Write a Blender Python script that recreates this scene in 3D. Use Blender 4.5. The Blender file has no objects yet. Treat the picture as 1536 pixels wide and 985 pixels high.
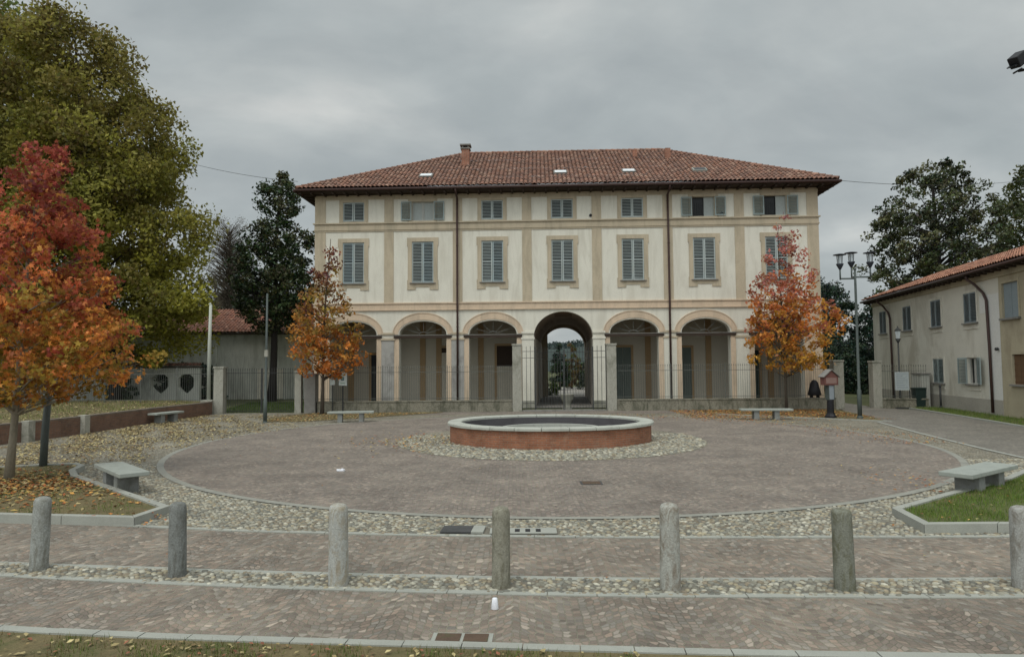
import bpy, math, random
import numpy as np
from mathutils import Vector, Matrix
rad = math.radians
rnd = random.Random(7)
NR = np.random.default_rng(11)
scene = bpy.context.scene
COL = scene.collection

# ------------------------------------------------------------------ materials
def _nt(name):
    m = bpy.data.materials.new(name); m.use_nodes = True
    nt = m.node_tree
    return m, nt, nt.nodes['Principled BSDF']

def N(nt, t, **kw):
    n = nt.nodes.new(t)
    for k, v in kw.items(): setattr(n, k, v)
    return n

def ramp(nt, fac, stops):
    r = N(nt, 'ShaderNodeValToRGB')
    el = r.color_ramp.elements
    while len(el) < len(stops): el.new(0.5)
    for e, (p, c) in zip(el, stops):
        e.position = p; e.color = (c[0], c[1], c[2], 1)
    nt.links.new(fac, r.inputs['Fac'])
    return r.outputs['Color']

def noise(nt, scale, detail=4, rough=.6, stretch=None, coord='Object', dist=0.):
    tc = N(nt, 'ShaderNodeTexCoord')
    v = tc.outputs[coord]
    if stretch:
        mp = N(nt, 'ShaderNodeMapping'); mp.inputs['Scale'].default_value = stretch
        nt.links.new(v, mp.inputs['Vector']); v = mp.outputs['Vector']
    n = N(nt, 'ShaderNodeTexNoise')
    n.inputs['Scale'].default_value = scale; n.inputs['Detail'].default_value = detail
    n.inputs['Roughness'].default_value = rough; n.inputs['Distortion'].default_value = dist
    nt.links.new(v, n.inputs['Vector'])
    return n.outputs['Fac']

def mix(nt, f, a, b, mode='MIX'):
    m = N(nt, 'ShaderNodeMix', data_type='RGBA', blend_type=mode)
    for s, v in ((m.inputs[0], f), (m.inputs[6], a), (m.inputs[7], b)):
        if hasattr(v, 'is_output'): nt.links.new(v, s)
        elif isinstance(v, (tuple, list)): s.default_value = (v[0], v[1], v[2], 1)
        else: s.default_value = v
    return m.outputs[2]

def bump(nt, h, strength=.4, dist=.02):
    b = N(nt, 'ShaderNodeBump'); b.inputs['Strength'].default_value = strength
    b.inputs['Distance'].default_value = dist
    nt.links.new(h, b.inputs['Height']); return b.outputs['Normal']

def sc(c, k): return tuple(min(1, x * k) for x in c)

def mat_noisy(name, c, var=.25, scale=3., fine=40., rough=.85, bmp=.3, bd=.01, stain=None, stretch=None, metal=0., ff=.35):
    """base colour broken up by a broad and a fine noise, plus optional stains"""
    m, nt, p = _nt(name)
    n1 = noise(nt, scale, 5, .65, stretch)
    col = ramp(nt, n1, [(.28, sc(c, 1 - var)), (.5, c), (.74, sc(c, 1 + var * .7))])
    n2 = noise(nt, fine, 3, .7)
    col = mix(nt, ff, col, ramp(nt, n2, [(.3, sc(c, .62)), (.7, sc(c, 1.3))]))
    if stain:
        n3 = noise(nt, stain[1], 6, .7, stain[2] if len(stain) > 2 else None, dist=.6)
        f = N(nt, 'ShaderNodeMapRange'); f.inputs[1].default_value = stain[3] if len(stain) > 3 else .55
        f.inputs[2].default_value = f.inputs[1].default_value + .17; f.inputs[4].default_value = .75
        nt.links.new(n3, f.inputs[0])
        col = mix(nt, f.outputs[0], col, stain[0])
    nt.links.new(col, p.inputs['Base Color'])
    p.inputs['Roughness'].default_value = rough; p.inputs['Metallic'].default_value = metal
    p.inputs['Specular IOR Level'].default_value = .3
    if bmp: nt.links.new(bump(nt, n2, bmp, bd), p.inputs['Normal'])
    return m

def mat_attr(name, rough=.7, transl=0., bmp=0.):
    m, nt, p = _nt(name)
    a = N(nt, 'ShaderNodeAttribute', attribute_name='Col')
    col = a.outputs['Color']
    if bmp:
        n = noise(nt, 14, 4)
        col = mix(nt, .5, col, ramp(nt, n, [(.3, (.45, .42, .4)), (.7, (1, 1, 1))]), 'MULTIPLY')
        nt.links.new(bump(nt, n, bmp, .01), p.inputs['Normal'])
    nt.links.new(col, p.inputs['Base Color'])
    p.inputs['Roughness'].default_value = rough
    p.inputs['Specular IOR Level'].default_value = .25
    if transl:
        out = nt.nodes['Material Output']
        t = N(nt, 'ShaderNodeBsdfTranslucent'); nt.links.new(col, t.inputs['Color'])
        mx = N(nt, 'ShaderNodeMixShader'); mx.inputs[0].default_value = transl
        nt.links.new(p.outputs[0], mx.inputs[1]); nt.links.new(t.outputs[0], mx.inputs[2])
        nt.links.new(mx.outputs[0], out.inputs['Surface'])
    return m

def mat_setts(name, stops, scale=9.5, arch=.32, wid=1.25, joint=(.13, .12, .105), patch=.22):
    """small stone setts laid in scalloped rows"""
    m, nt, p = _nt(name)
    tc = N(nt, 'ShaderNodeTexCoord')
    sx = N(nt, 'ShaderNodeSeparateXYZ'); nt.links.new(tc.outputs['Object'], sx.inputs[0])
    a = N(nt, 'ShaderNodeMath', operation='MULTIPLY'); a.inputs[1].default_value = math.pi / wid
    nt.links.new(sx.outputs[0], a.inputs[0])
    s = N(nt, 'ShaderNodeMath', operation='SINE'); nt.links.new(a.outputs[0], s.inputs[0])
    ab = N(nt, 'ShaderNodeMath', operation='ABSOLUTE'); nt.links.new(s.outputs[0], ab.inputs[0])
    ml = N(nt, 'ShaderNodeMath', operation='MULTIPLY'); ml.inputs[1].default_value = arch
    nt.links.new(ab.outputs[0], ml.inputs[0])
    ad = N(nt, 'ShaderNodeMath', operation='ADD')
    nt.links.new(sx.outputs[1], ad.inputs[0]); nt.links.new(ml.outputs[0], ad.inputs[1])
    cb = N(nt, 'ShaderNodeCombineXYZ')
    nt.links.new(sx.outputs[0], cb.inputs[0]); nt.links.new(ad.outputs[0], cb.inputs[1])
    def vor(feat):
        v = N(nt, 'ShaderNodeTexVoronoi', feature=feat, voronoi_dimensions='2D')
        v.inputs['Scale'].default_value = scale; v.inputs['Randomness'].default_value = .5
        nt.links.new(cb.outputs[0], v.inputs['Vector']); return v
    v1 = vor('F1'); v2 = vor('DISTANCE_TO_EDGE')
    sc_ = N(nt, 'ShaderNodeSeparateColor'); nt.links.new(v1.outputs['Color'], sc_.inputs[0])
    col = ramp(nt, sc_.outputs[0], stops)
    br = ramp(nt, sc_.outputs[1], [(0, (.82, .82, .82)), (1, (1.22, 1.22, 1.22))])
    col = mix(nt, 1., col, br, 'MULTIPLY')
    jf = N(nt, 'ShaderNodeMapRange'); jf.inputs[1].default_value = .03; jf.inputs[2].default_value = .11
    nt.links.new(v2.outputs['Distance'], jf.inputs[0])
    jm = ramp(nt, noise(nt, 1.1, 4), [(.35, sc(joint, .75)), (.65, sc(joint, 1.35))])
    col = mix(nt, jf.outputs[0], jm, col)
    big = noise(nt, .55, 7, .65)
    col = mix(nt, 1., col, ramp(nt, big, [(.28, (1 - patch,) * 3), (.5, (1, 1, 1)), (.72, (1 + patch, 1 + patch * .95, 1 + patch * .85))]), 'MULTIPLY')
    fine = noise(nt, 60, 3)
    col = mix(nt, .5, col, ramp(nt, fine, [(.3, (.7, .7, .7)), (.7, (1.25, 1.25, 1.25))]), 'MULTIPLY')
    nt.links.new(col, p.inputs['Base Color'])
    p.inputs['Roughness'].default_value = .8; p.inputs['Specular IOR Level'].default_value = .3
    nt.links.new(bump(nt, jf.outputs[0], .6, .012), p.inputs['Normal'])
    return m

def mat_cobble(name, scale=14., soil=(.16, .14, .11)):
    m, nt, p = _nt(name)
    tc = N(nt, 'ShaderNodeTexCoord')
    def vor(feat):
        v = N(nt, 'ShaderNodeTexVoronoi', feature=feat, voronoi_dimensions='2D')
        v.inputs['Scale'].default_value = scale; v.inputs['Randomness'].default_value = .9
        nt.links.new(tc.outputs['Object'], v.inputs['Vector']); return v
    v1 = vor('F1'); v2 = vor('DISTANCE_TO_EDGE')
    s = N(nt, 'ShaderNodeSeparateColor'); nt.links.new(v1.outputs['Color'], s.inputs[0])
    col = ramp(nt, s.outputs[0], [(0, (.15, .145, .12)), (.3, (.25, .235, .19)), (.5, (.28, .24, .18)), (.7, (.33, .315, .26)), (.9, (.40, .385, .33)), (1, (.2, .2, .18))])
    f = N(nt, 'ShaderNodeMapRange'); f.inputs[1].default_value = .04; f.inputs[2].default_value = .22
    nt.links.new(v2.outputs['Distance'], f.inputs[0])
    so = ramp(nt, noise(nt, .8, 5), [(.35, sc(soil, .8)), (.6, sc(soil, 1.3))])
    col = mix(nt, f.outputs[0], so, col)
    col = mix(nt, 1., col, ramp(nt, noise(nt, .4, 6), [(.3, (.8, .79, .74)), (.7, (1.12, 1.1, 1.05))]), 'MULTIPLY')
    nt.links.new(col, p.inputs['Base Color']); p.inputs['Roughness'].default_value = .8
    nt.links.new(bump(nt, f.outputs[0], .8, .03), p.inputs['Normal'])
    return m

def mat_brick(name, a, b, mortar, w=.25, h=.065):
    m, nt, p = _nt(name)
    tc = N(nt, 'ShaderNodeTexCoord')
    br = N(nt, 'ShaderNodeTexBrick'); nt.links.new(tc.outputs['UV'], br.inputs['Vector'])
    br.inputs['Scale'].default_value = 1.; br.inputs['Brick Width'].default_value = w
    br.inputs['Row Height'].default_value = h; br.inputs['Mortar Size'].default_value = .009
    br.inputs['Mortar Smooth'].default_value = .3
    br.inputs['Color1'].default_value = (*a, 1); br.inputs['Color2'].default_value = (*b, 1)
    br.inputs['Mortar'].default_value = (*mortar, 1)
    n = noise(nt, 1.6, 6, .7); n2 = noise(nt, 35, 3)
    col = mix(nt, 1., br.outputs['Color'], ramp(nt, n, [(.3, (.62, .6, .56)), (.55, (1, 1, 1)), (.75, (1.15, 1.1, 1.05))]), 'MULTIPLY')
    col = mix(nt, .6, col, ramp(nt, n2, [(.3, (.7, .7, .7)), (.7, (1.25, 1.25, 1.25))]), 'MULTIPLY')
    lf = N(nt, 'ShaderNodeMapRange'); lf.inputs[1].default_value = .55; lf.inputs[2].default_value = .72; lf.inputs[4].default_value = .55
    nt.links.new(noise(nt, 2.6, 7, .75, (1, 1, .6), dist=.5), lf.inputs[0]); col = mix(nt, lf.outputs[0], col, sc(mortar, 1.25))
    nt.links.new(col, p.inputs['Base Color']); p.inputs['Roughness'].default_value = .9
    inv = N(nt, 'ShaderNodeMath', operation='SUBTRACT'); inv.inputs[0].default_value = 1
    nt.links.new(br.outputs['Fac'], inv.inputs[1])
    nt.links.new(bump(nt, inv.outputs[0], .5, .008), p.inputs['Normal'])
    return m

def mat_glass(name, c, rough=.08):
    m, nt, p = _nt(name)
    p.inputs['Base Color'].default_value = (*c, 1); p.inputs['Roughness'].default_value = rough
    p.inputs['Specular IOR Level'].default_value = .8 if rough < .2 else .25
    return m

M = {}
GREYSTAIN = (.26, .245, .22)
M['white'] = mat_noisy('white_plaster', (.65, .625, .545), .10, .7, 25, .9, .15, .004, ((.53, .50, .425), 1.2, (1.8, 1.8, .25), .47))
M['peach'] = mat_noisy('peach_plaster', (.58, .455, .335), .12, .9, 25, .9, .15, .004, ((.42, .335, .25), 1.2, (1.6, 1.6, .3), .48))
M['cream'] = mat_noisy('ochre_plaster', (.455, .385, .285), .14, .9, 25, .9, .15, .004, ((.33, .285, .21), 1.1, (1.6, 1.6, .3), .48))
M['greyplaster'] = mat_noisy('grey_weathered_plaster', (.36, .35, .33), .22, 1.6, 22, .9, .2, .006, ((.2, .19, .18), .9, None, .5))
M['inner'] = mat_noisy('portico_plaster', (.50, .46, .38), .10, .8, 20, .9, .1, .004)
M['innerbrown'] = mat_noisy('portico_ochre', (.36, .25, .14), .12, .8, 20, .9, .1, .004)
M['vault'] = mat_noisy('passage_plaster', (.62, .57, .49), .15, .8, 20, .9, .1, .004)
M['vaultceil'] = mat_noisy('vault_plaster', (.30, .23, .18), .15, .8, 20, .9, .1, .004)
M['shutter'] = mat_noisy('shutter_paint', (.27, .325, .325), .12, 2, 30, .6, .1, .002, stain=((.36, .39, .37), 1.2, (1, 1, .5), .5))
for k_, c_ in enumerate([(.37, .42, .42), (.32, .385, .40), (.40, .45, .445), (.345, .39, .385)]): M['shutter%d' % k_] = mat_noisy('shutter_paint_%d' % k_, c_, .14, 2, 30, .65, .1, .002, stain=((.37, .39, .36), 1.4, (1, 1, .5), .47))
M['shutterg'] = mat_noisy('green_shutter_paint', (.11, .135, .12), .15, 2, 30, .6, .1, .002)
M['shutterdull'] = mat_noisy('dull_shutter_paint', (.21, .25, .27), .15, 2, 30, .7, .1, .002)
M['wooddark'] = mat_noisy('dark_wood', (.045, .03, .022), .3, 3, 40, .8, .3, .006)
M['woodred'] = mat_noisy('red_wood', (.15, .065, .055), .3, 3, 40, .7, .3, .006)
M['wooddoor'] = mat_noisy('brown_wood', (.13, .075, .04), .25, 3, 40, .7, .3, .006)
M['gutter'] = mat_noisy('brown_copper', (.055, .03, .026), .2, 2, 30, .5, .05, .002)
M['railiron'] = mat_noisy('weathered_railing_iron', (.115, .12, .108), .25, 4, 40, .7, .1, .002)
M['iron'] = mat_noisy('dark_iron', (.045, .047, .047), .25, 4, 40, .6, .1, .002)
M['irongrey'] = mat_noisy('grey_iron', (.075, .09, .085), .25, 4, 40, .55, .1, .002)
M['lamp'] = mat_noisy('lamp_metal', (.03, .035, .045), .25, 4, 40, .45, .1, .002)
M['ironlight'] = mat_noisy('pale_painted_iron', (.45, .45, .42), .15, 4, 40, .6, .1, .002)
M['whitepole'] = mat_noisy('pale_pole_paint', (.42, .44, .39), .12, 2, 30, .6, .1, .002)
M['stone'] = mat_noisy('fence_stone', (.33, .32, .275), .25, 2., 22, .9, .6, .012, ((.15, .15, .115), 1.8, (1, 1, .5), .47), ff=.5)
M['stonedark'] = mat_noisy('dark_fence_stone', (.21, .20, .185), .25, 2., 30, .9, .5, .01, ((.10, .10, .085), 1.3, (1, 1, .5), .5))
M['kerb'] = mat_noisy('kerb_granite', (.315, .32, .285), .16, 2.5, 90, .85, .3, .004, ((.24, .24, .22), 1.2, None, .55))
M['ringstone'] = mat_noisy('ring_granite', (.265, .262, .228), .2, 2.5, 90, .85, .3, .004, ((.2, .2, .18), 1.2, None, .5))
M['lowwall'] = mat_noisy('mossy_low_wall', (.225, .21, .165), .4, 3., 16, .95, .9, .025, ((.07, .072, .05), 3.2, (1, 1, .4), .45), ff=.8)
M['bench'] = mat_noisy('bench_granite', (.30, .32, .29), .16, 4, 90, .8, .3, .004, ((.20, .21, .20), 3, None, .52))
M['benchleg'] = mat_noisy('bench_leg_stone', (.22, .225, .215), .2, 4, 60, .9, .4, .006, ((.12, .12, .10), 3, None, .52))
BG = [((.31, .32, .30), (.13, .12, .09)), ((.21, .22, .21), (.09, .085, .07)), ((.40, .405, .38), (.27, .22, .14)),
      ((.27, .26, .21), (.11, .10, .065)), ((.37, .37, .335), (.17, .13, .09)), ((.20, .205, .17), (.10, .095, .05)), ((.34, .34, .32), (.17, .15, .12))]
for i, (c, s_) in enumerate(BG):
    M['boll%d' % i] = mat_noisy('bollard_granite_%d' % i, c, .4, 7, 55, .88, .9, .012, (s_, 9, (1, 1, .45), .46), ff=.75)
M['brick'] = mat_brick('fountain_brick', (.34, .135, .07), (.26, .10, .055), (.25, .17, .12))
M['brickold'] = mat_brick('terrace_brick', (.20, .10, .06), (.14, .075, .05), (.15, .12, .095))
M['fountaininner'] = mat_noisy('fountain_inner_plaster', (.085, .08, .085), .25, 2, 30, .85, .3, .006)
M['rim'] = mat_noisy('fountain_rim_stone', (.40, .41, .365), .14, 2, 60, .85, .3, .004, ((.25, .25, .22), 1.8, None, .52))
M['setts'] = mat_setts('porphyry_setts', [(0, (.15, .126, .106)), (.25, (.21, .163, .131)), (.5, (.185, .167, .145)), (.72, (.25, .190, .150)), (.9, (.22, .20, .175)), (1, (.34, .28, .23))], 13.5, .3, 1.1, (.185, .172, .13))
M['plaza'] = mat_setts('plaza_setts', [(0, (.155, .130, .115)), (.3, (.195, .154, .132)), (.6, (.18, .158, .142)), (.85, (.228, .183, .157)), (1, (.27, .225, .19))], 13, .3, 1.1, (.18, .168, .13), .2)
M['asph'] = mat_setts('lane_setts', [(0, (.145, .135, .115)), (.5, (.17, .157, .133)), (1, (.20, .18, .15))], 12, .2, 1.2, (.16, .145, .13), .12)
M['cobble'] = mat_cobble('river_cobbles')
M['bedding'] = mat_noisy('cobble_bedding', (.17, .155, .125), .25, 1.2, 60, .95, .6, .02)
M['soil'] = mat_noisy('grassy_ground', (.075, .085, .035), .35, .35, 8, .95, .6, .03, ((.13, .10, .055), .5, None, .52))
M['lawn'] = mat_noisy('lawn_soil', (.09, .105, .035), .4, 1.5, 25, .95, .8, .03, ((.12, .085, .045), 1.1, None, .5))
M['leafsoil'] = mat_noisy('leafy_soil', (.15, .12, .06), .4, 1.5, 25, .95, .8, .03, ((.06, .08, .025), 1.1, None, .52))
M['gravel'] = mat_noisy('pale_gravel', (.30, .28, .25), .15, 1., 50, .95, .6, .02)
M['barn'] = mat_noisy('weathered_barn_wall', (.60, .61, .555), .25, 1.1, 14, .92, .3, .01, ((.38, .385, .34), 1.1, (1.6, 1.6, .35), .46))
M['gardenwall'] = mat_noisy('garden_wall_plaster', (.50, .50, .45), .2, .8, 20, .92, .3, .01, ((.20, .20, .17), .8, (1, 1, .4), .5))
M['farm'] = mat_noisy('farmhouse_plaster', (.57, .55, .485), .15, .8, 20, .92, .2, .01, ((.36, .33, .27), .5, (1, 1, .35), .47))
M['farmwhite'] = mat_noisy('farmhouse_white_paint', (.60, .595, .57), .06, .8, 20, .92, .15, .006)
M['farmochre'] = mat_noisy('farmhouse_ochre_plaster', (.38, .335, .24), .2, .8, 20, .92, .3, .01, ((.24, .20, .14), .6, (1, 1, .35), .47))
M['farmfoot'] = mat_noisy('farmhouse_grey_base', (.34, .32, .28), .2, .8, 20, .92, .3, .01)
M['skylight'] = mat_glass('skylight_glass', (.75, .78, .8), .05)
M['darkglass'] = mat_glass('dark_window_glass', (.012, .013, .014), .3)
M['curtain'] = mat_noisy('window_curtain', (.33, .36, .35), .12, 3, 20, .5, .1, .004, stretch=(8, 8, .4))
M['lampglass'] = mat_glass('lamp_glass', (.5, .55, .58), .05)
M['bark'] = mat_noisy('bark', (.085, .07, .055), .35, 3, 20, .95, .8, .03, stretch=(3, 3, .5))
M['barkdark'] = mat_noisy('dark_bark', (.035, .03, .028), .35, 3, 20, .95, .8, .03, stretch=(3, 3, .5))
M['barkpale'] = mat_noisy('pale_bark', (.24, .215, .165), .25, 5, 30, .95, .8, .01, ((.13, .12, .09), 6, (1, 1, .4), .5), (3, 3, .6))
M['leaf'] = mat_attr('leaf', .6, .42)
M['leafgloss'] = mat_attr('glossy_leaf', .4, .1)
M['litter'] = mat_attr('dry_leaf', .85)
M['blade'] = mat_attr('grass_blade', .8, .2)
M['pebble'] = mat_attr('river_pebble', .75, 0, .3)
M['tile'] = mat_attr('clay_tile', .9, 0, .4)
M['boardgrey'] = mat_noisy('board_grey', (.36, .40, .41), .1, 3, 20, .5, 0)
M['signwhite'] = mat_noisy('sign_white', (.62, .68, .68), .05, 3, 20, .5, 0)
M['signgreen'] = mat_noisy('sign_green', (.18, .34, .24), .05, 3, 20, .5, 0)
M['signblue'] = mat_noisy('sign_blue', (.12, .18, .25), .05, 3, 20, .5, 0)
M['signgrey'] = mat_noisy('sign_grey', (.25, .28, .31), .05, 3, 20, .5, 0)
M['greenbin'] = mat_noisy('dark_green_plastic', (.016, .03, .027), .2, 3, 20, .5, 0)
M['black'] = mat_noisy('black_metal', (.012, .012, .015), .2, 3, 20, .5, 0)
M['box'] = mat_noisy('pale_cabinet', (.42, .42, .38), .12, 2, 20, .7, .1)
M['plastic'] = mat_noisy('white_plastic', (.75, .76, .82), .03, 3, 20, .4, 0)
M['metalplate'] = mat_noisy('cast_iron_cover', (.06, .06, .06), .3, 6, 60, .7, .5, .006)
M['rust'] = mat_noisy('rusty_cover', (.10, .065, .045), .3, 6, 60, .85, .5, .006, ((.06, .075, .03), 6, None, .52))
M['rivet'] = mat_noisy('hill_wood', (.04, .055, .05), .3, .05, 1, .95, 0)

# ------------------------------------------------------------------ mesh helpers
class MB:
    def __init__(s): s.v = []; s.f = []; s.mi = []; s.uv = {}; s.m = 0; s.smooth = []
    def face(s, pts, uvs=None, sm=False):
        b = len(s.v); s.v += [tuple(p) for p in pts]
        s.f.append(tuple(range(b, b + len(pts)))); s.mi.append(s.m); s.smooth.append(sm)
        if uvs: s.uv[len(s.f) - 1] = uvs
    def box(s, x0, x1, y0, y1, z0, z1):
        b = len(s.v)
        s.v += [(x0, y0, z0), (x1, y0, z0), (x1, y1, z0), (x0, y1, z0), (x0, y0, z1), (x1, y0, z1), (x1, y1, z1), (x0, y1, z1)]
        for q in ((0, 3, 2, 1), (4, 5, 6, 7), (0, 1, 5, 4), (1, 2, 6, 5), (2, 3, 7, 6), (3, 0, 4, 7)):
            s.f.append(tuple(b + i for i in q)); s.mi.append(s.m); s.smooth.append(False)
        return s
    def obox(s, c, sx, sy, sz, rz=0., rx=0., ry=0.):
        Mx = Matrix.Translation(c) @ Matrix.Rotation(rz, 4, 'Z') @ Matrix.Rotation(ry, 4, 'Y') @ Matrix.Rotation(rx, 4, 'X')
        b = len(s.v); s.box(-sx / 2, sx / 2, -sy / 2, sy / 2, -sz / 2, sz / 2)
        for i in range(b, b + 8): s.v[i] = tuple(Mx @ Vector(s.v[i]))
        return s
    def tube(s, pts, rads, n=8, cap=True, sm=True):
        pts = [Vector(p) for p in pts]
        if not isinstance(rads, (list, tuple)): rads = [rads] * len(pts)
        b = len(s.v); pa = None
        for i, p in enumerate(pts):
            d = (pts[min(i + 1, len(pts) - 1)] - pts[max(i - 1, 0)]).normalized()
            if pa is None: pa = d.orthogonal().normalized()
            pa = (pa - d * pa.dot(d)).normalized(); pb = d.cross(pa)
            for k in range(n):
                a = 2 * math.pi * k / n
                s.v.append(tuple(p + (pa * math.cos(a) + pb * math.sin(a)) * rads[i]))
        for i in range(len(pts) - 1):
            for k in range(n):
                k2 = (k + 1) % n
                s.f.append((b + i * n + k, b + i * n + k2, b + (i + 1) * n + k2, b + (i + 1) * n + k)); s.mi.append(s.m); s.smooth.append(sm)
        if cap:
            s.f.append(tuple(b + k for k in reversed(range(n)))); s.mi.append(s.m); s.smooth.append(False)
            e = b + (len(pts) - 1) * n
            s.f.append(tuple(e + k for k in range(n))); s.mi.append(s.m); s.smooth.append(False)
        return s
    def lathe(s, prof, n=24, cx=0., cy=0., sx=1., sy=1., closed=False, sm=True, jit=0.):
        """prof = [(r,z)...]"""
        b = len(s.v)
        for (r, z) in prof:
            for k in range(n):
                a = 2 * math.pi * k / n
                j = 1 + (rnd.uniform(-jit, jit) if jit else 0)
                s.v.append((cx + r * sx * j * math.cos(a), cy + r * sy * j * math.sin(a), z))
        P = len(prof); R = P if closed else P - 1
        for i in range(R):
            i2 = (i + 1) % P
            for k in range(n):
                k2 = (k + 1) % n
                s.f.append((b + i * n + k, b + i * n + k2, b + i2 * n + k2, b + i2 * n + k)); s.mi.append(s.m); s.smooth.append(sm)
        return s
    def prism(s, poly, z0, z1, uvscale=None):
        n = len(poly)
        s.face([(x, y, z1) for x, y in poly])
        acc = 0
        for i in range(n):
            (xa, ya), (xb, yb) = poly[i], poly[(i + 1) % n]
            L = math.hypot(xb - xa, yb - ya)
            s.face([(xa, ya, z0), (xb, yb, z0), (xb, yb, z1), (xa, ya, z1)], [(acc, z0), (acc + L, z0), (acc + L, z1), (acc, z1)])
            acc += L
        return s
    def mesh(s, name, mats):
        me = bpy.data.meshes.new(name); me.from_pydata(s.v, [], s.f)
        for m in (mats if isinstance(mats, (list, tuple)) else [mats]): me.materials.append(m)
        me.polygons.foreach_set('material_index', s.mi)
        me.polygons.foreach_set('use_smooth', s.smooth)
        if s.uv:
            ul = me.uv_layers.new(name='UVMap')
            for fi, uvs in s.uv.items():
                p = me.polygons[fi]
                for li, uv in zip(p.loop_indices, uvs): ul.data[li].uv = uv
        me.update(); return me
    def build(s, name, mats, parent=None, loc=(0, 0, 0), rz=0., bev=0.):
        return put(name, s.mesh(name, mats), parent, loc, rz, bev)

def put(name, me, parent=None, loc=(0, 0, 0), rz=0., bev=0.):
    o = bpy.data.objects.new(name, me); COL.objects.link(o)
    o.location = loc; o.rotation_euler[2] = rz
    if parent: o.parent = parent
    if bev:
        b = o.modifiers.new('bevel', 'BEVEL'); b.width = bev; b.segments = 2; b.limit_method = 'ANGLE'
    return o

def tag(o, label=None, cat=None, group=None, kind=None):
    if label: o['label'] = label
    if cat: o['category'] = cat
    if group: o['group'] = group
    if kind: o['kind'] = kind
    return o

def empty(name, loc, rz=0., label=None, cat=None, group=None):
    o = bpy.data.objects.new(name, None); COL.objects.link(o)
    o.location = loc; o.rotation_euler[2] = rz; o.empty_display_size = .3
    return tag(o, label, cat, group)

def copy_tree(root):
    c = root.copy(); COL.objects.link(c)
    for ch in root.children:
        d = ch.copy(); COL.objects.link(d); d.parent = c
        for g in ch.children:
            e = g.copy(); COL.objects.link(e); e.parent = d
    return c

def stamp(name, tv, tf, pos, scl, rot, cols, matl, parent=None):
    """one mesh of many small copies of a template (leaves, blades, pebbles)"""
    tv = np.asarray(tv, float); n = len(pos); k = len(tv)
    scl = np.asarray(scl, float)
    if scl.ndim == 1: scl = scl[:, None] * np.ones((1, 3))
    v = tv[None] * scl[:, None, :]
    v = np.einsum('nij,nkj->nki', rot, v) + pos[:, None, :]
    tot = np.array([len(f) for f in tf]); idx = np.concatenate([np.array(f) for f in tf])
    me = bpy.data.meshes.new(name)
    me.vertices.add(n * k); me.vertices.foreach_set('co', v.reshape(-1))
    loops = (idx[None] + (np.arange(n) * k)[:, None]).reshape(-1)
    tots = np.tile(tot, n); starts = np.concatenate([[0], np.cumsum(tots)[:-1]])
    me.loops.add(len(loops)); me.loops.foreach_set('vertex_index', loops.astype(np.int32))
    me.polygons.add(len(tots)); me.polygons.foreach_set('loop_start', starts.astype(np.int32))
    me.polygons.foreach_set('loop_total', tots.astype(np.int32))
    me.update(calc_edges=True)
    ca = me.color_attributes.new('Col', 'FLOAT_COLOR', 'POINT')
    c4 = np.ones((n, k, 4)); c4[:, :, :3] = np.clip(cols, 0, 1)[:, None, :]
    ca.data.foreach_set('color', c4.reshape(-1))
    me.materials.append(matl)
    return put(name, me, parent)

def rots(n, tilt=None):
    """random rotations; tilt = max tilt from horizontal (else fully random)"""
    q = NR.normal(size=(n, 4))
    if tilt is not None:
        yaw = NR.uniform(0, 2 * np.pi, n); t = NR.uniform(0, tilt, n); ax = NR.uniform(0, 2 * np.pi, n)
        cz, sz = np.cos(yaw), np.sin(yaw)
        Rz = np.zeros((n, 3, 3)); Rz[:, 0, 0] = cz; Rz[:, 0, 1] = -sz; Rz[:, 1, 0] = sz; Rz[:, 1, 1] = cz; Rz[:, 2, 2] = 1
        kx, ky = np.cos(ax), np.sin(ax); K = np.zeros((n, 3, 3))
        K[:, 0, 2] = ky; K[:, 1, 2] = -kx; K[:, 2, 0] = -ky; K[:, 2, 1] = kx
        I = np.eye(3)[None]; s_, c_ = np.sin(t)[:, None, None], np.cos(t)[:, None, None]
        return (I + s_ * K + (1 - c_) * (K @ K)) @ Rz
    q /= np.linalg.norm(q, axis=1)[:, None]; w, x, y, z = q.T
    return np.stack([1 - 2 * (y * y + z * z), 2 * (x * y - z * w), 2 * (x * z + y * w), 2 * (x * y + z * w), 1 - 2 * (x * x + z * z), 2 * (y * z - x * w),
                     2 * (x * z - y * w), 2 * (y * z + x * w), 1 - 2 * (x * x + y * y)], 1).reshape(n, 3, 3)

LEAF = ([(-.5, 0, 0), (0, -.28, .08), (.5, 0, 0), (0, .28, .08)], [(0, 1, 2, 3)])
_st = []
for _k in range(10):
    _a = 2 * math.pi * _k / 10; _r = .55 if _k % 2 == 0 else .24
    _st.append((_r * math.cos(_a), _r * math.sin(_a), .09 if _k % 2 else -.03))
STAR = ([(0, 0, .04)] + _st, [(0, 1 + k, 1 + (k + 1) % 10) for k in range(10)])

def inpoly(px, py, poly):
    c = np.zeros(len(px), bool); n = len(poly)
    for i in range(n):
        xa, ya = poly[i]; xb, yb = poly[(i + 1) % n]
        if ya == yb: continue
        k = ((ya > py) != (yb > py)) & (px < (xb - xa) * (py - ya) / (yb - ya) + xa)
        c ^= k
    return c

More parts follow.
